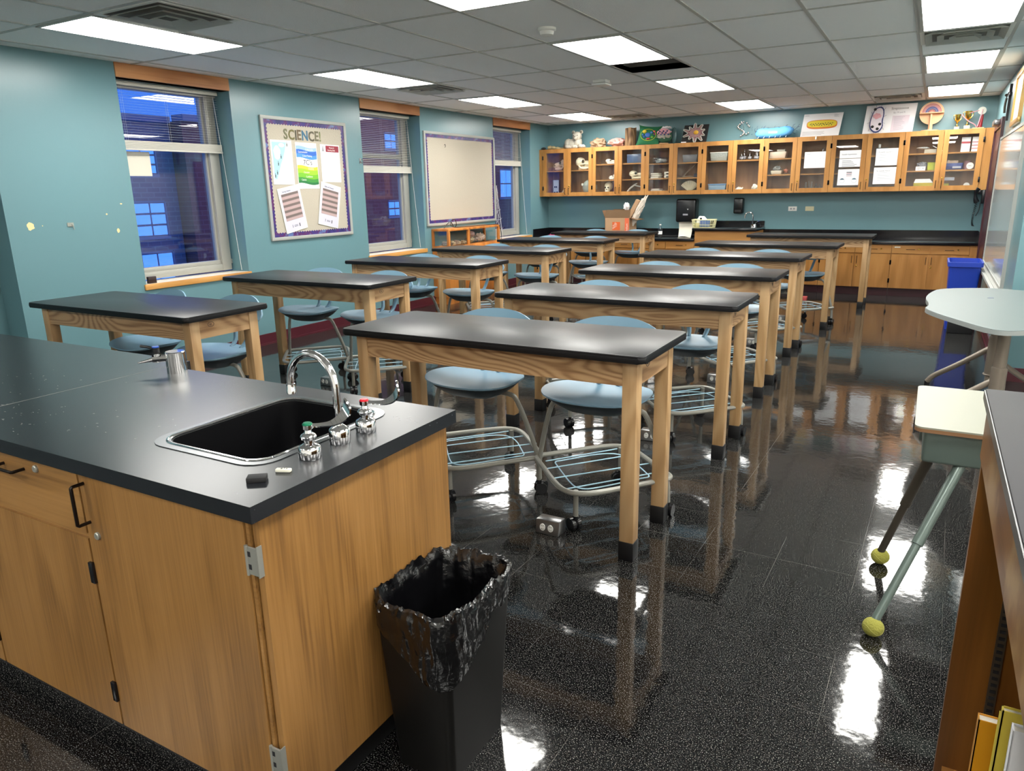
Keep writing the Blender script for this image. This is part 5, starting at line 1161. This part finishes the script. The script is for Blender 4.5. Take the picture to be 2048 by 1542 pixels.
# rainbow round stand
t = thing('round_wooden_stand', 'round wooden stand painted with rainbow dot arches', 'stand', (-.15, 11.82, Z)); cx_, cz_ = -.150, Z+.235
part('foot', M().cyl((-.15, 11.80, Z), (-.15, 11.80, Z+.016), .105, n=32), M_rain, t); part('stem', B(-.175, -.125, 11.835, 11.855, Z+.01, Z+.14).box(-.158, -.142, 11.77, 11.84, Z+.014, Z+.22), M_rain, t)
part('disc', M().cyl((cx_, 11.845, cz_), (cx_, 11.86, cz_), .145, n=48), M_rain, t); part('shelf', B(cx_-.143, cx_+.143, 11.77, 11.845, cz_-.005, cz_+.006), M_rain, t)
for r_, c1 in ((.118, 'b06a62'), (.098, 'a35a6a'), (.078, '48508a'), (.060, '2f3f72'), (.042, 'a8605a'), (.024, 'c98a72')):
    P = [(r_*math.cos(a), r_*math.sin(a)) for a in [PI*i/24 for i in range(25)]]+[((r_-.017)*math.cos(a), (r_-.017)*math.sin(a)) for a in [PI*i/24 for i in range(24, -1, -1)]]
    part('painted_arch', M().prism(P, 0, .0012, mtx=WF(cx_, 11.845, cz_+.006)), mat('arch_'+c1, c1, .6), t)
m = M()
for r_ in (.119, .089, .054):
    for i in range(int(r_*220)):
        a = PI*(i+.5)/int(r_*220); m.prism([(r_*math.cos(a)+.003*math.cos(b), r_*math.sin(a)+.003*math.sin(b)) for b in [PI/3*k for k in range(6)]], .0012, .002, mtx=WF(cx_, 11.845, cz_+.006))
part('white_dots', m, M_white, t)
# trophies
def trophy(x, y, h, lab):
    s_ = h/.2; t = thing('trophy_cup', lab, 'trophy', (x, y, Z), group='trophy cups')
    part('plinth', B(x-.028*s_, x+.028*s_, y-.025*s_, y+.025*s_, Z, Z+.042*s_, bev=.002), mat('cream_marble', 'd8cf9a', .3), t)
    part('cup', M().lathe([(0, .042), (.02, .043), (.008, .06), (.006, .085), (.012, .10), (.026, .125), (.030, .16), (.034, .195), (.031, .195), (.026, .16), (0, .12)], (0, 0, 0), 20).move(Matrix.Translation((x, y, Z)) @ Matrix.Scale(s_, 4)), M_gold, t)
    for s in (-1, 1): part('handle', M().tube([(s*.012, 0, .105), (s*.04, 0, .135), (s*.052, 0, .175), (s*.042, 0, .19), (s*.032, 0, .185)], .0035, 6, smooth=2).move(Matrix.Translation((x, y, Z)) @ Matrix.Scale(s_, 4)), M_gold, t)
trophy(.160, 11.80, .20, 'smaller gold trophy cup, left of the pair'); trophy(.275, 11.79, .235, 'larger gold trophy cup with a ribbon hanging over it')
t = thing('medal_stand', 'red tapering award with a glass disc medal at the end of the cabinets', 'award', (.40, 11.80, Z))
part('foot', B(.34, .47, 11.77, 11.84, Z, Z+.018), M_rain, t); part('red_cone', M().cyl((.42, 11.81, Z+.018), (.445, 11.81, Z+.22), .028, .006, n=18), M_red, t)
part('medal_disc', M().cyl((.425, 11.795, Z+.225), (.425, 11.80, Z+.225), .048, n=28), mat('pearly_disc', 'c4c4b8', .2, metal=.3), t)
part('ribbon', M().tube([(.395, 11.78, Z+.23), (.28, 11.75, Z+.20)], .004, 6).tube([(.20, 11.76, Z+.19), (.28, 11.75, Z+.10), (.36, 11.76, Z+.06), (.385, 11.77, Z+.02)], .0055, 6, smooth=1).tube([(.43, 11.78, Z+.24), (.395, 11.77, Z+.03)], .006, 6), mat('pink_ribbon', 'd08a96', .5), t)
solo('adhesive_hook', M().box(-1.565, -1.545, UY-.007, UY-.002, 2.145, 2.185, bev=.002).tube([(-1.555, UY-.007, 2.155), (-1.555, UY-.018, 2.148), (-1.548, UY-.018, 2.16)], .003, 6), M_white, 'small white stick-on hook on the door below the yellow cell poster', 'hook')
solo('paper_slip', B(-2.56, -2.42, UY+.0, UY+.06, Z, Z+.002), M_paper, 'white paper slip at the cabinet edge left of the blue bacterium', 'paper')

# ================================================================== SHEETS ON THE CABINET GLASS
YG = UY+.0045
def sheet(x, z, w_, h, rot, lab, kind):
    t = thing('printed_sheet', lab, 'paper', (x, YG, z)); W = WF(x, YG, z, rot)
    part('sheet', M().box(0, w_, 0, h, 0, .001).move(W), M_paper, t)
    if kind == 'grid':
        m = M()
        for i in range(5): m.xbox(W, .02, w_-.02, .02+i*.036, .0215+i*.036, .001, .0014)
        for x_ in (.02, .08, .15, .21, w_-.02): m.xbox(W, x_, x_+.0015, .02, .165, .001, .0014)
        part('grid_lines', m, M_inkl, t); plines(t, W, .03, .10, [.19, .20], .004)
    elif kind in ('t1', 't2', 't3'):
        part('heading', text({'t1': 'Scientific Argumentation', 't2': 'A scientific argument is:', 't3': 'The Scientific Method'}[kind], .024, W @ Matrix.Translation((.03, h-.055 if kind != 't1' else h*.42, .001)), ext=.0003, sx=.8), M_ink, t)
        if kind != 't1': plines(t, W, .05, w_-.03, [h-.075-.016*i for i in range(7)], .0035)
    elif kind == 'lines': plines(t, W, .04, w_-.05, [h-.03-.018*i for i in range(5)], .004, M_ink)
    else:
        part('dark_bar', M().box(.11, .18, .17, .18, .001, .0014).box(.11, .18, .140, .147, .001, .0014).move(W), M_ink, t); part('red_bars', M().box(.11, .18, .158, .164, .001, .0014).box(.11, .18, .125, .130, .001, .0014).move(W), M_red, t)
        m = M()
        for cx__ in (.06, .215): m.tube([(cx__+.032*math.cos(a), .065+.032*math.sin(a), .0015) for a in [2*PI*i/24 for i in range(24)]], .001, 4, closed=True).prism([(cx__+.03*math.cos(a), .065+.03*math.sin(a)) for a in [.4+(PI-.8)*i/10 for i in range(11)]], .001, .0016)
        part('petri_circles', m.move(W), mat('ink_blue', '4a6a7c', .6), t)
    return t
sheet(-1.687, 1.757, .286, .222, .0, 'sheet with a ruled grid taped inside a cabinet door', 'grid')
sheet(-1.223, 1.875, .285, .105, 0, 'short sheet headed Scientific Argumentation on a cabinet door', 't1'); sheet(-1.223, 1.757, .285, .112, 0, 'short text sheet directly below the Scientific Argumentation heading', 'lines')
sheet(-1.223, 1.508, .288, .218, 0, 'sheet with two circle diagrams low on a cabinet door', 'fig')
sheet(-.762, 1.762, .288, .224, 0, 'text sheet, the upper of two on the door left of the yellow notebooks', 't2'); sheet(-.767, 1.516, .285, .222, 0, 'text sheet, the lower of two on the door left of the yellow notebooks', 't3')

# ================================================================== CABINET CONTENTS
yc = 11.77
def skull(x, z, L_, h, lab, flip=1, mt_=None):
    t = thing('animal_skull', lab, 'skull', (x, yc, z)); m = M(); s = flip
    m.blob((x-s*L_*.22, yc, z+h*.60), (L_*.26, L_*.20, h*.34), .06, 3, 1).blob((x+s*L_*.15, yc, z+h*.48), (L_*.30, L_*.10, h*.22), .08, 3, 2).blob((x+s*L_*.38, yc, z+h*.34), (L_*.12, L_*.07, h*.14), .1, 4, 3)
    m.tube([(x-s*L_*.35, yc-L_*.12, z+h*.40), (x-s*L_*.1, yc-L_*.19, z+h*.42), (x+s*L_*.1, yc-L_*.12, z+h*.46)], .009*L_/.25, 8, smooth=1)
    m.tube([(x-s*L_*.25, yc-.05, z+h*.35), (x-s*L_*.12, yc-.05, z+h*.10), (x+s*L_*.35, yc-.03, z+h*.14)], .012*L_/.25, 8, smooth=1)
    for i in range(5): m.box(x+s*(L_*(.08+.06*i))-.005, x+s*(L_*(.08+.06*i))+.005, yc-.035, yc-.02, z+h*.14, z+h*.30)
    m.box(x-L_*.3, x+L_*.1, yc-.02, yc+.02, z, z+h*.3)
    part('cranium', m, mt_ or M_bone, t, ang=60); part('eye_socket', M().blob((x-s*L_*.02, yc-L_*.145, z+h*.62), (L_*.075, L_*.05, h*.13), sub=2), M_socket, t); part('nasal_opening', M().blob((x+s*L_*.40, yc-L_*.045, z+h*.42), (L_*.045, L_*.03, h*.07), sub=2), M_socket, t)
skull(-5.64, 1.84, .27, .20, 'pig-like skull with a pinkish snout, top left cabinet', -1, mat('bone_pink', 'cdb0a0', .6)); skull(-5.20, 1.84, .33, .22, 'long horse-like skull on the single shelf of the end cabinet')
skull(-4.27, 1.672, .27, .14, 'carnivore skull on the middle shelf above the antler'); skull(-4.72, 1.92, .20, .09, 'flat broken skull on the upper shelf above the human skull', 1, M_bonew)
skull(-4.68, 1.675, .15, .09, 'small pale bird-like skull on the middle shelf above the human skull', -1, M_bonew)
zb = UZ0+.018
for x, z, r_, l in ((-5.72, zb, .018, 'left'),):
    t = thing('bone_display_box', 'tall clear box holding two small specimens in the end cabinet', 'specimen box', (-5.73, yc, zb)); part('case', B(-5.79, -5.68, yc-.03, yc+.03, zb, zb+.26), M_plast, t); part('backing', B(-5.785, -5.685, yc+.0, yc+.01, zb+.005, zb+.255), M_paper, t)
    part('specimens', M().blob((-5.75, yc-.012, zb+.14), (.012, .008, .018)).blob((-5.72, yc-.012, zb+.14), (.010, .008, .018)).blob((-5.755, yc-.012, zb+.05), (.018, .008, .012)).blob((-5.71, yc-.012, zb+.05), (.016, .008, .014)), M_socket, t)
t = thing('beaked_skull', 'round beaked skull on the floor of the end cabinet', 'skull', (-5.52, yc, zb)); part('cranium', M().blob((-5.52, yc, zb+.085), (.065, .06, .08), .1, 3, 4).tube([(-5.56, yc-.03, zb+.09), (-5.585, yc-.05, zb+.04), (-5.57, yc-.05, zb+.0)], .018, 8), M_bone, t); part('eye_socket', M().blob((-5.51, yc-.055, zb+.09), (.022, .015, .03)), M_socket, t)
part('dark_crest', M().blob((-5.515, yc, zb+.175), (.03, .03, .03), .3, 4, 2), M_dark, t)
t = thing('round_flask', 'large frosted round flask in the end cabinet', 'flask', (-5.10, yc, zb)); part('bulb', M().blob((-5.10, yc, zb+.125), (.13, .08, .125), sub=3), mat('frosted_grey', '9aa29a', .3), t); part('knob', M().blob((-5.235, yc, zb+.17), (.02, .02, .025)).blob((-5.06, yc-.08, zb+.20), .02).cyl((-5.055, yc-.085, zb), (-5.055, yc-.085, zb+.19), .009), M_bonew, t)
# human skull
t = thing('human_skull_model', 'cream human skull model on the cabinet floor', 'skull', (-4.76, yc, zb)); x, z = -4.76, zb
m = M(); m.blob((x, yc+.01, z+.135), (.068, .085, .068), .02, 2, 1).blob((x, yc-.045, z+.09), (.048, .04, .055), .03, 3, 2).blob((x, yc-.055, z+.038), (.040, .035, .036), .02, 3, 3)
part('cranium', m, M_bone, t, ang=60); q = M()
for s in (-1, 1): q.blob((x+s*.025, yc-.082, z+.115), (.016, .012, .014), sub=2)
q.blob((x, yc-.090, z+.085), (.009, .006, .013), sub=2); part('eye_sockets', q, M_socket, t)
part('teeth', B(x-.025, x+.025, yc-.096, yc-.085, z+.052, z+.066), M_bonew, t)
solo('vertebra', M().blob((-4.60, yc, zb+.055), (.05, .04, .055), .35, 3, 6), M_bone, 'brown-tinged vertebra beside the human skull model', 'bone')
m = M(); m.tube([(-4.44, yc, zb+.01), (-4.38, yc-.02, zb+.09), (-4.30, yc, zb+.15), (-4.26, yc, zb+.17)], lambda u: .018-.009*u, 8, smooth=2).tube([(-4.31, yc, zb+.14), (-4.25, yc-.02, zb+.13), (-4.19, yc-.02, zb+.115)], .009, 8, smooth=1); solo('antler', m, M_bonew, 'pale forked antler on the cabinet floor', 'antler')
m = M(); m.tube([(-4.16, yc, zb+.02), (-4.13, yc, zb+.10), (-4.10, yc, zb+.19)], lambda u: .014-.008*u, 8).tube([(-4.20, yc+.03, zb+.02), (-4.11, yc+.03, zb+.05)], .008, 8); solo('antler', m, M_stone, 'small brown antler tip at the right of the forked antler', 'antler')
solo('blue_bag_bundle', M().blob((-4.26, yc, 1.92+.07), (.155, .08, .068), .12, 3, 8), mat('slate_blue_film', '4a5a78', .3), 'slate blue bag of specimens on the upper shelf above the antler', 'bag') if False else solo('blue_tub', B(-4.42, -4.11, yc-.08, yc+.08, 1.92, 2.06, bev=.012), mat('slate_blue_film', '4f6080', .25), 'slate blue tub on the upper shelf above the antler', 'tub')
solo('white_tray', B(-4.84, -4.58, yc-.08, yc+.06, 1.67, 1.676, bev=.001).box(-4.84, -4.58, yc-.085, yc-.08, 1.67, 1.69), M_inkl, 'grey tray under the small bird-like skull', 'tray') if False else None
# third cabinet
def tub(x, z, w_, h, mt_, lab, lid=None, nm='storage_tub', y=None, inner=None):
    y = y or yc; t = thing(nm, lab, 'tub', (x, y, z)); m = M(); m.box(x-w_/2, x+w_/2, y-.08, y+.08, z+.001, z+h, bev=.01)
    for v in m.b.verts:
        if v.co.z < z+.02: v.co.x = x+(v.co.x-x)*.9
    part('tub', m, mt_, t)
    if lid: part('lid', B(x-w_/2-.006, x+w_/2+.006, y-.086, y+.086, z+h, z+h+.014, bev=.004), lid, t)
    if inner: part('contents', M().blob((x, y, z+h*.42), (w_*.36, .06, h*.34), .3, 4, 3), inner, t)
    return t
tub(-3.87, 1.90, .24, .09, M_plast, 'clear tub holding a broken shell, third cabinet upper shelf', None, inner=M_bonew)
tub(-3.38, 1.90, .24, .115, mat('smoky_plastic', '77777a', .25), 'smoky grey tub on the upper shelf below the black cell board')
for i, (x, z, w_, h, c1, l) in enumerate(((-3.94, 1.672, .13, .028, 'a5895a', 'tan box at the bottom of the middle-shelf stack'), (-3.93, 1.700, .14, .03, '6e6a55', 'olive book above the tan box'), (-3.94, 1.730, .13, .028, 'b09a70', 'tan book on top of the olive one'), (-3.90, zb, .20, .03, 'a8a08a', 'pale thick book at the bottom of the cabinet-floor stack'), (-3.90, zb+.03, .19, .028, 'd8d4c4', 'white book second in the cabinet-floor stack'), (-3.92, zb+.058, .14, .025, '963a3a', 'red book on top of the cabinet-floor stack'))):
    b_ = thing('book', l, 'book', (x, yc, z), group='books lying in the third wall cabinet'); part('cover', B(x-w_/2, x+w_/2, yc-.09, yc+.09, z, z+.003).box(x-w_/2, x+w_/2, yc-.09, yc+.09, z+h-.003, z+h).box(x-w_/2, x-w_/2+.003, yc-.09, yc+.09, z, z+h), mat('cov_'+c1, c1, .5), b_); part('pages', B(x-w_/2+.003, x+w_/2-.003, yc-.087, yc+.087, z+.003, z+h-.003), M_paper2, b_)
for i, (z, l) in enumerate(((1.672, 'lower of two white plaster jaw models'), (1.722, 'upper of two white plaster jaw models'))):
    t = thing('jaw_model', l+' in the third wall cabinet', 'model', (-3.73, yc-.02, z)); part('plaster', B(-3.785, -3.675, yc-.08, yc+.04, z, z+.047, bev=.008), M_bonew, t); part('gap', M().blob((-3.73, yc-.08, z+.018), (.028, .008, .010), sub=2), M_socket, t)
for sg, l in ((1, 'long brown stick leaning on the middle shelf above the fan shell'), (0, 'short brown stick lying under the leaning one')):
    solo('dry_stick', M().tube([(-3.50, yc, 1.69), (-3.36, yc, 1.70+.13*sg), (-3.30, yc, 1.70+.17*sg)] if sg else [(-3.50, yc-.04, 1.683), (-3.4, yc-.04, 1.69), (-3.32, yc-.04, 1.684)], .010, 7, smooth=1), M_stone, l, 'stick')
solo('dark_box', B(-3.31, -3.17, yc-.07, yc+.05, 1.672, 1.73, bev=.004), mat('indigo_box', '2e2a3c', .5), 'dark indigo box beside the brown sticks', 'box')
def fan(u, v):
    a = PI*.5+(u-.5)*1.9; r_ = .19*v; return Vector((-3.38+r_*math.cos(a)*.9, yc-.03+.04*v*(1-v)+.004*math.sin(u*60), zb+.012+r_*math.sin(a)*.95))
solo('fan_coral', M().grid(fan, 36, 6, th=.004), M_bone, 'fan-shaped ridged shell standing on the cabinet floor', 'shell', ang=20)
solo('starfish', M().prism([((.06 if i % 2 == 0 else .022)*math.cos(PI*i/5), (.06 if i % 2 == 0 else .022)*math.sin(PI*i/5)) for i in range(10)], 0, .014, bev=.004, mtx=WF(-3.22, yc, zb+.055)), mat('tan_star', 'b58a62', .7), 'tan starfish beside the fan-shaped shell', 'starfish')
# fourth cabinet
tub(-2.93, 1.905, .27, .115, mat('pebbled_clear', 'a8aca4', .25, bump=(60, 1.0)), 'clear tub full of white beads with a white lid', M_white)
tub(-2.94, zb, .27, .12, mat('blue_grey_plastic', '7d94a8', .25), 'blue-lidded tub on the cabinet floor', mat('lid_blue', '7ea3cf', .4))
for i, x in enumerate((-2.60, -2.575, -2.48, -2.40, -2.37)):
    t = thing('glass_bottle', 'clear lab bottle on the shelf, %s' % ['at the left end', 'second from left', 'the middle one', 'second from right', 'at the right end'][i], 'bottle', (x, yc+(.03 if i % 2 else -.03), 1.905), group='clear lab bottles in the fourth cabinet')
    h_ = .15 if i % 2 else .12; part('glass', M().lathe([(0, 0), (.026, 0), (.028, h_*.55), (.012, h_*.75), (.011, h_), (.014, h_)], (x, yc+(.03 if i % 2 else -.03), 1.905), 14), M_plast, t); part('label', M().lathe([(.0286, h_*.15), (.0286, h_*.4)], (x, yc+(.03 if i % 2 else -.03), 1.905), 14), M_inkl, t)
for x, h_, l in ((-2.62, .075, 'small white vertebra at the left of the cabinet floor'), (-2.37, .095, 'white bone cluster at the right of the cabinet floor')): solo('white_vertebra', M().blob((x, yc, zb+h_*.5), (h_*.6, .04, h_*.5), .55, 2.4, int(abs(x*50))), M_bonew, l, 'bone')
# fifth cabinet
tub(-2.10, 1.908, .30, .095, mat('milky_plastic', 'c9b7a4', .4), 'milky tub on the upper shelf right of the bottles'); solo('small_carton', B(-2.09, -1.98, yc-.05, yc+.05, 2.005, 2.035), M_cream, 'small cream carton on the milky tub', 'carton')
tub(-2.08, 1.682, .16, .055, mat('cream_tray', 'b9ad98', .5), 'cream tray of small specimens on the middle shelf')
solo('clear_specimen', M().blob((-2.08, yc, 1.682+.055+.033), (.05, .04, .035), .3, 3, 3), mat('grey_clear', '9a9a96', .3), 'greyish lump heaped on the cream tray', 'specimen'); solo('orange_model', M().prism([((.05 if i % 2 == 0 else .018)*math.cos(PI*i/5+.3), (.05 if i % 2 == 0 else .018)*math.sin(PI*i/5+.3)) for i in range(10)], 0, .02, bev=.005, mtx=WF(-1.955, yc+.04, 1.735)), mat('terracotta', 'b5633f', .6), 'terracotta star-shaped model beside the cream tray', 'model')
t = thing('label_strip', 'white label strip standing at the foot of the fifth cabinet', 'label', (-2.05, UY+.03, zb)); part('card', B(-2.17, -1.935, UY+.028, UY+.031, zb, zb+.04), M_paper, t); part('print', B(-2.10, -2.01, UY+.0272, UY+.028, zb+.012, zb+.018), M_ink, t)
for i, x in enumerate((-1.66, -1.62, -1.58, -1.52, -1.47)):
    h_ = (.13, .15, .14, .11, .10)[i]; solo('glass_cylinder', M().lathe([(0, 0), (.02, 0), (.018, .008), (.014, .012), (.014, h_), (.017, h_)] if i < 3 else [(0, 0), (.03, 0), (.03, h_*.6), (.012, h_*.8), (.012, h_), (.015, h_)], (x, yc, zb), 14), M_plast, 'clear glassware in the fifth cabinet, %s' % ['leftmost measuring cylinder', 'tallest measuring cylinder', 'third measuring cylinder', 'left of two flasks', 'right of two flasks'][i], 'glassware', 'glassware on the fifth cabinet floor')
tub(-1.62, 1.90, .17, .07, mat('grey_tub', '8d8f8c', .4), 'grey tub behind the top of the grid sheet'); solo('stoppered_flask', M().lathe([(0, 0), (.055, 0), (.05, .03), (.018, .10), (.018, .13), (.022, .135)], (-1.46, yc, 1.90), 18), M_plast, 'clear conical flask on the upper shelf of the fifth cabinet', 'flask')
solo('paper_stack', M().blob((-1.10, yc, 1.90+.036), (.11, .08, .035), .15, 4, 3), M_inkl, 'heap of grey papers above the Scientific Argumentation sheet', 'papers')
tub(-.70, 1.90, .16, .10, mat('grey_bin', '4a4c50', .4), 'dark grey bin above the upper text sheet'); solo('white_roll', M().cyl((-.735, yc, 2.001), (-.735, yc, 2.05), .016), M_white, 'white roll standing on the dark grey bin', 'roll')
# seventh cabinet
solo('white_carton', B(-.18, -.04, yc-.06, yc+.05, 1.905, 1.955), M_cream, 'white carton on the upper shelf above the lime basket', 'carton'); solo('papers', M().blob((-.20, yc+.02, 1.905+.0725), (.07, .05, .014), .2, 3, 3), M_paper, 'crumpled papers behind the white carton', 'papers')
solo('white_ruler', M().xbox(Matrix.Translation((.0, yc-.04, 1.950)) @ Matrix.Rotation(.50, 4, 'Y'), -.10, .10, -.015, .015, -.004, .004), M_white, 'white board leaning diagonally on the upper shelf', 'board')
t = thing('lime_basket', 'lime green perforated basket on the middle shelf', 'basket', (-.045, yc, 1.682)); x0, x1, z0, z1 = -.125, .06, 1.683, 1.785; m = M()
m.box(x0, x1, yc-.085, yc-.082, z0, z0+.012).box(x0, x1, yc-.085, yc-.082, z1-.014, z1)
for i in range(9): xx = x0+(x1-x0-.008)*i/8; m.box(xx, xx+.008, yc-.085, yc-.082, z0, z1)
for i in range(5): zz = z0+.012+(z1-z0-.026)*(i+.5)/5.0; m.box(x0, x1, yc-.0845, yc-.0825, zz-.003, zz+.003)
m.box(x0, x0+.003, yc-.085, yc+.06, z0, z1).box(x1-.003, x1, yc-.085, yc+.06, z0, z1).box(x0, x1, yc+.057, yc+.06, z0, z1).box(x0, x1, yc-.085, yc+.06, z0, z0+.003); part('lattice', m, M_ylime, t)
t = thing('labelled_carton', 'white labelled box left of the lime basket', 'box', (-.20, yc, 1.682)); part('box', B(-.26, -.145, yc-.08, yc+.03, 1.683, 1.735), M_paper, t); part('print', B(-.24, -.20, yc-.081, yc-.08, 1.715, 1.719).box(-.24, -.21, yc-.081, yc-.08, 1.70, 1.704).box(-.18, -.165, yc-.081, yc-.08, 1.708, 1.716), M_ink, t)
solo('clear_wrap', M().blob((-.19, yc, 1.765), (.06, .04, .028), .4, 4, 9), M_inkl, 'crumpled clear wrap on the white labelled box', 'wrap')
tub(.19, 1.682, .21, .085, M_navy, 'dark blue tub with a pale label, right of the lime basket').name; solo('tub_label', B(.17, .27, yc-.0825, yc-.0812, 1.70, 1.725), M_inkl, 'pale grey label stuck on the dark blue tub', 'label'); solo('tan_carton', B(.09, .23, yc-.06, yc+.05, 1.768, 1.80), mat('tan_carton', 'a88d78', .6), 'tan carton lying on the dark blue tub', 'carton')
t = thing('kitchen_timer', 'round white dial gauge on the middle shelf at the door end', 'dial', (.36, yc-.05, 1.682)); part('dial', M().cyl((.37, yc-.07, 1.727), (.37, yc-.05, 1.727), .042, n=24), M_white, t); part('needle', B(.35, .385, yc-.0715, yc-.0705, 1.726, 1.730), M_ink, t)
solo('pink_jar', M().lathe([(0, 0), (.045, 0), (.045, .11), (0, .11)], (.34, yc+.06, 1.682), 18), mat('dusty_pink', 'a87882', .5), 'dusty pink jar behind the white dial gauge', 'jar')
for i, (x, l) in enumerate(((.29, 'left'), (.395, 'right'))):
    t = thing('striped_carton', '%s white carton with red bands on the upper shelf at the door end' % l, 'carton', (x, yc, 1.905)); w_ = .05 if i == 0 else .035; part('carton', B(x-w_, x+w_, yc-.07, yc+.05, 1.906, 2.09), M_paper, t); part('red_bands', B(x-w_, x+w_, yc-.0712, yc-.07, 2.01, 2.035) if i == 0 else B(x-w_, x+w_, yc-.0712, yc-.07, 1.94, 1.95).box(x-w_, x+w_, yc-.0712, yc-.07, 1.98, 1.99).box(x-w_, x+w_, yc-.0712, yc-.07, 2.02, 2.03), mat('band_red', 'b04048', .5), t)
for j in range(7):
    t = thing('yellow_notebook', 'yellow notebook, %s in the wide stack on the cabinet floor' % ['bottom', 'second from bottom', 'third from bottom', 'middle', 'third from top', 'second from top', 'top'][j], 'notebook', (-.13, yc, zb+j*.0125), group='yellow notebooks in the door-end cabinet')
    z = zb+j*.0125; part('cover', B(-.265, -.01, yc-.09, yc+.05, z+.0095, z+.012).box(-.265, -.01, yc-.09, yc+.05, z, z+.002), M_yel, t); part('pages', B(-.263, -.012, yc-.088, yc+.048, z+.002, z+.0095), mat('yellowed_pages', 'a89a30', .6), t)
for j in range(6):
    t = thing('yellow_notebook', 'yellow notebook, %s in the narrow stack across the door gap' % ['bottom', 'second from bottom', 'third from bottom', 'third from top', 'second from top', 'top'][j], 'notebook', (.06, yc, zb+j*.0125), group='yellow notebooks in the door-end cabinet')
    z = zb+j*.0125; part('cover', B(.0, .155, yc-.09, yc+.05, z+.0095, z+.012).box(.0, .155, yc-.09, yc+.05, z, z+.002), M_yel, t); part('pages', B(.002, .153, yc-.088, yc+.048, z+.002, z+.0095), mat('yellowed_pages', 'a89a30', .6), t)
for j in range(4): solo('white_folder', B(-.26+.004*j, -.04-.01*j, yc-.085, yc+.04, zb+.0878+j*.013, zb+.0998+j*.013), M_paper, 'white folder on the yellow notebooks, %s' % ['bottom of four', 'second of four', 'third of four', 'top of four'][j], 'folder', 'white folders on the notebooks')
t = thing('small_clock', 'small round white-faced clock on the cabinet floor at the door end', 'clock', (.36, yc, zb)); part('face', M().cyl((.36, yc-.03, zb+.045), (.36, yc-.01, zb+.045), .036, n=20), M_white, t); part('foot', B(.335, .385, yc-.03, yc, zb, zb+.02), M_white, t)
solo('label_strip', B(.02, .21, UY+.026, UY+.028, 1.545, 1.585), M_inkl, 'pale strip label taped inside the last cabinet door', 'label')
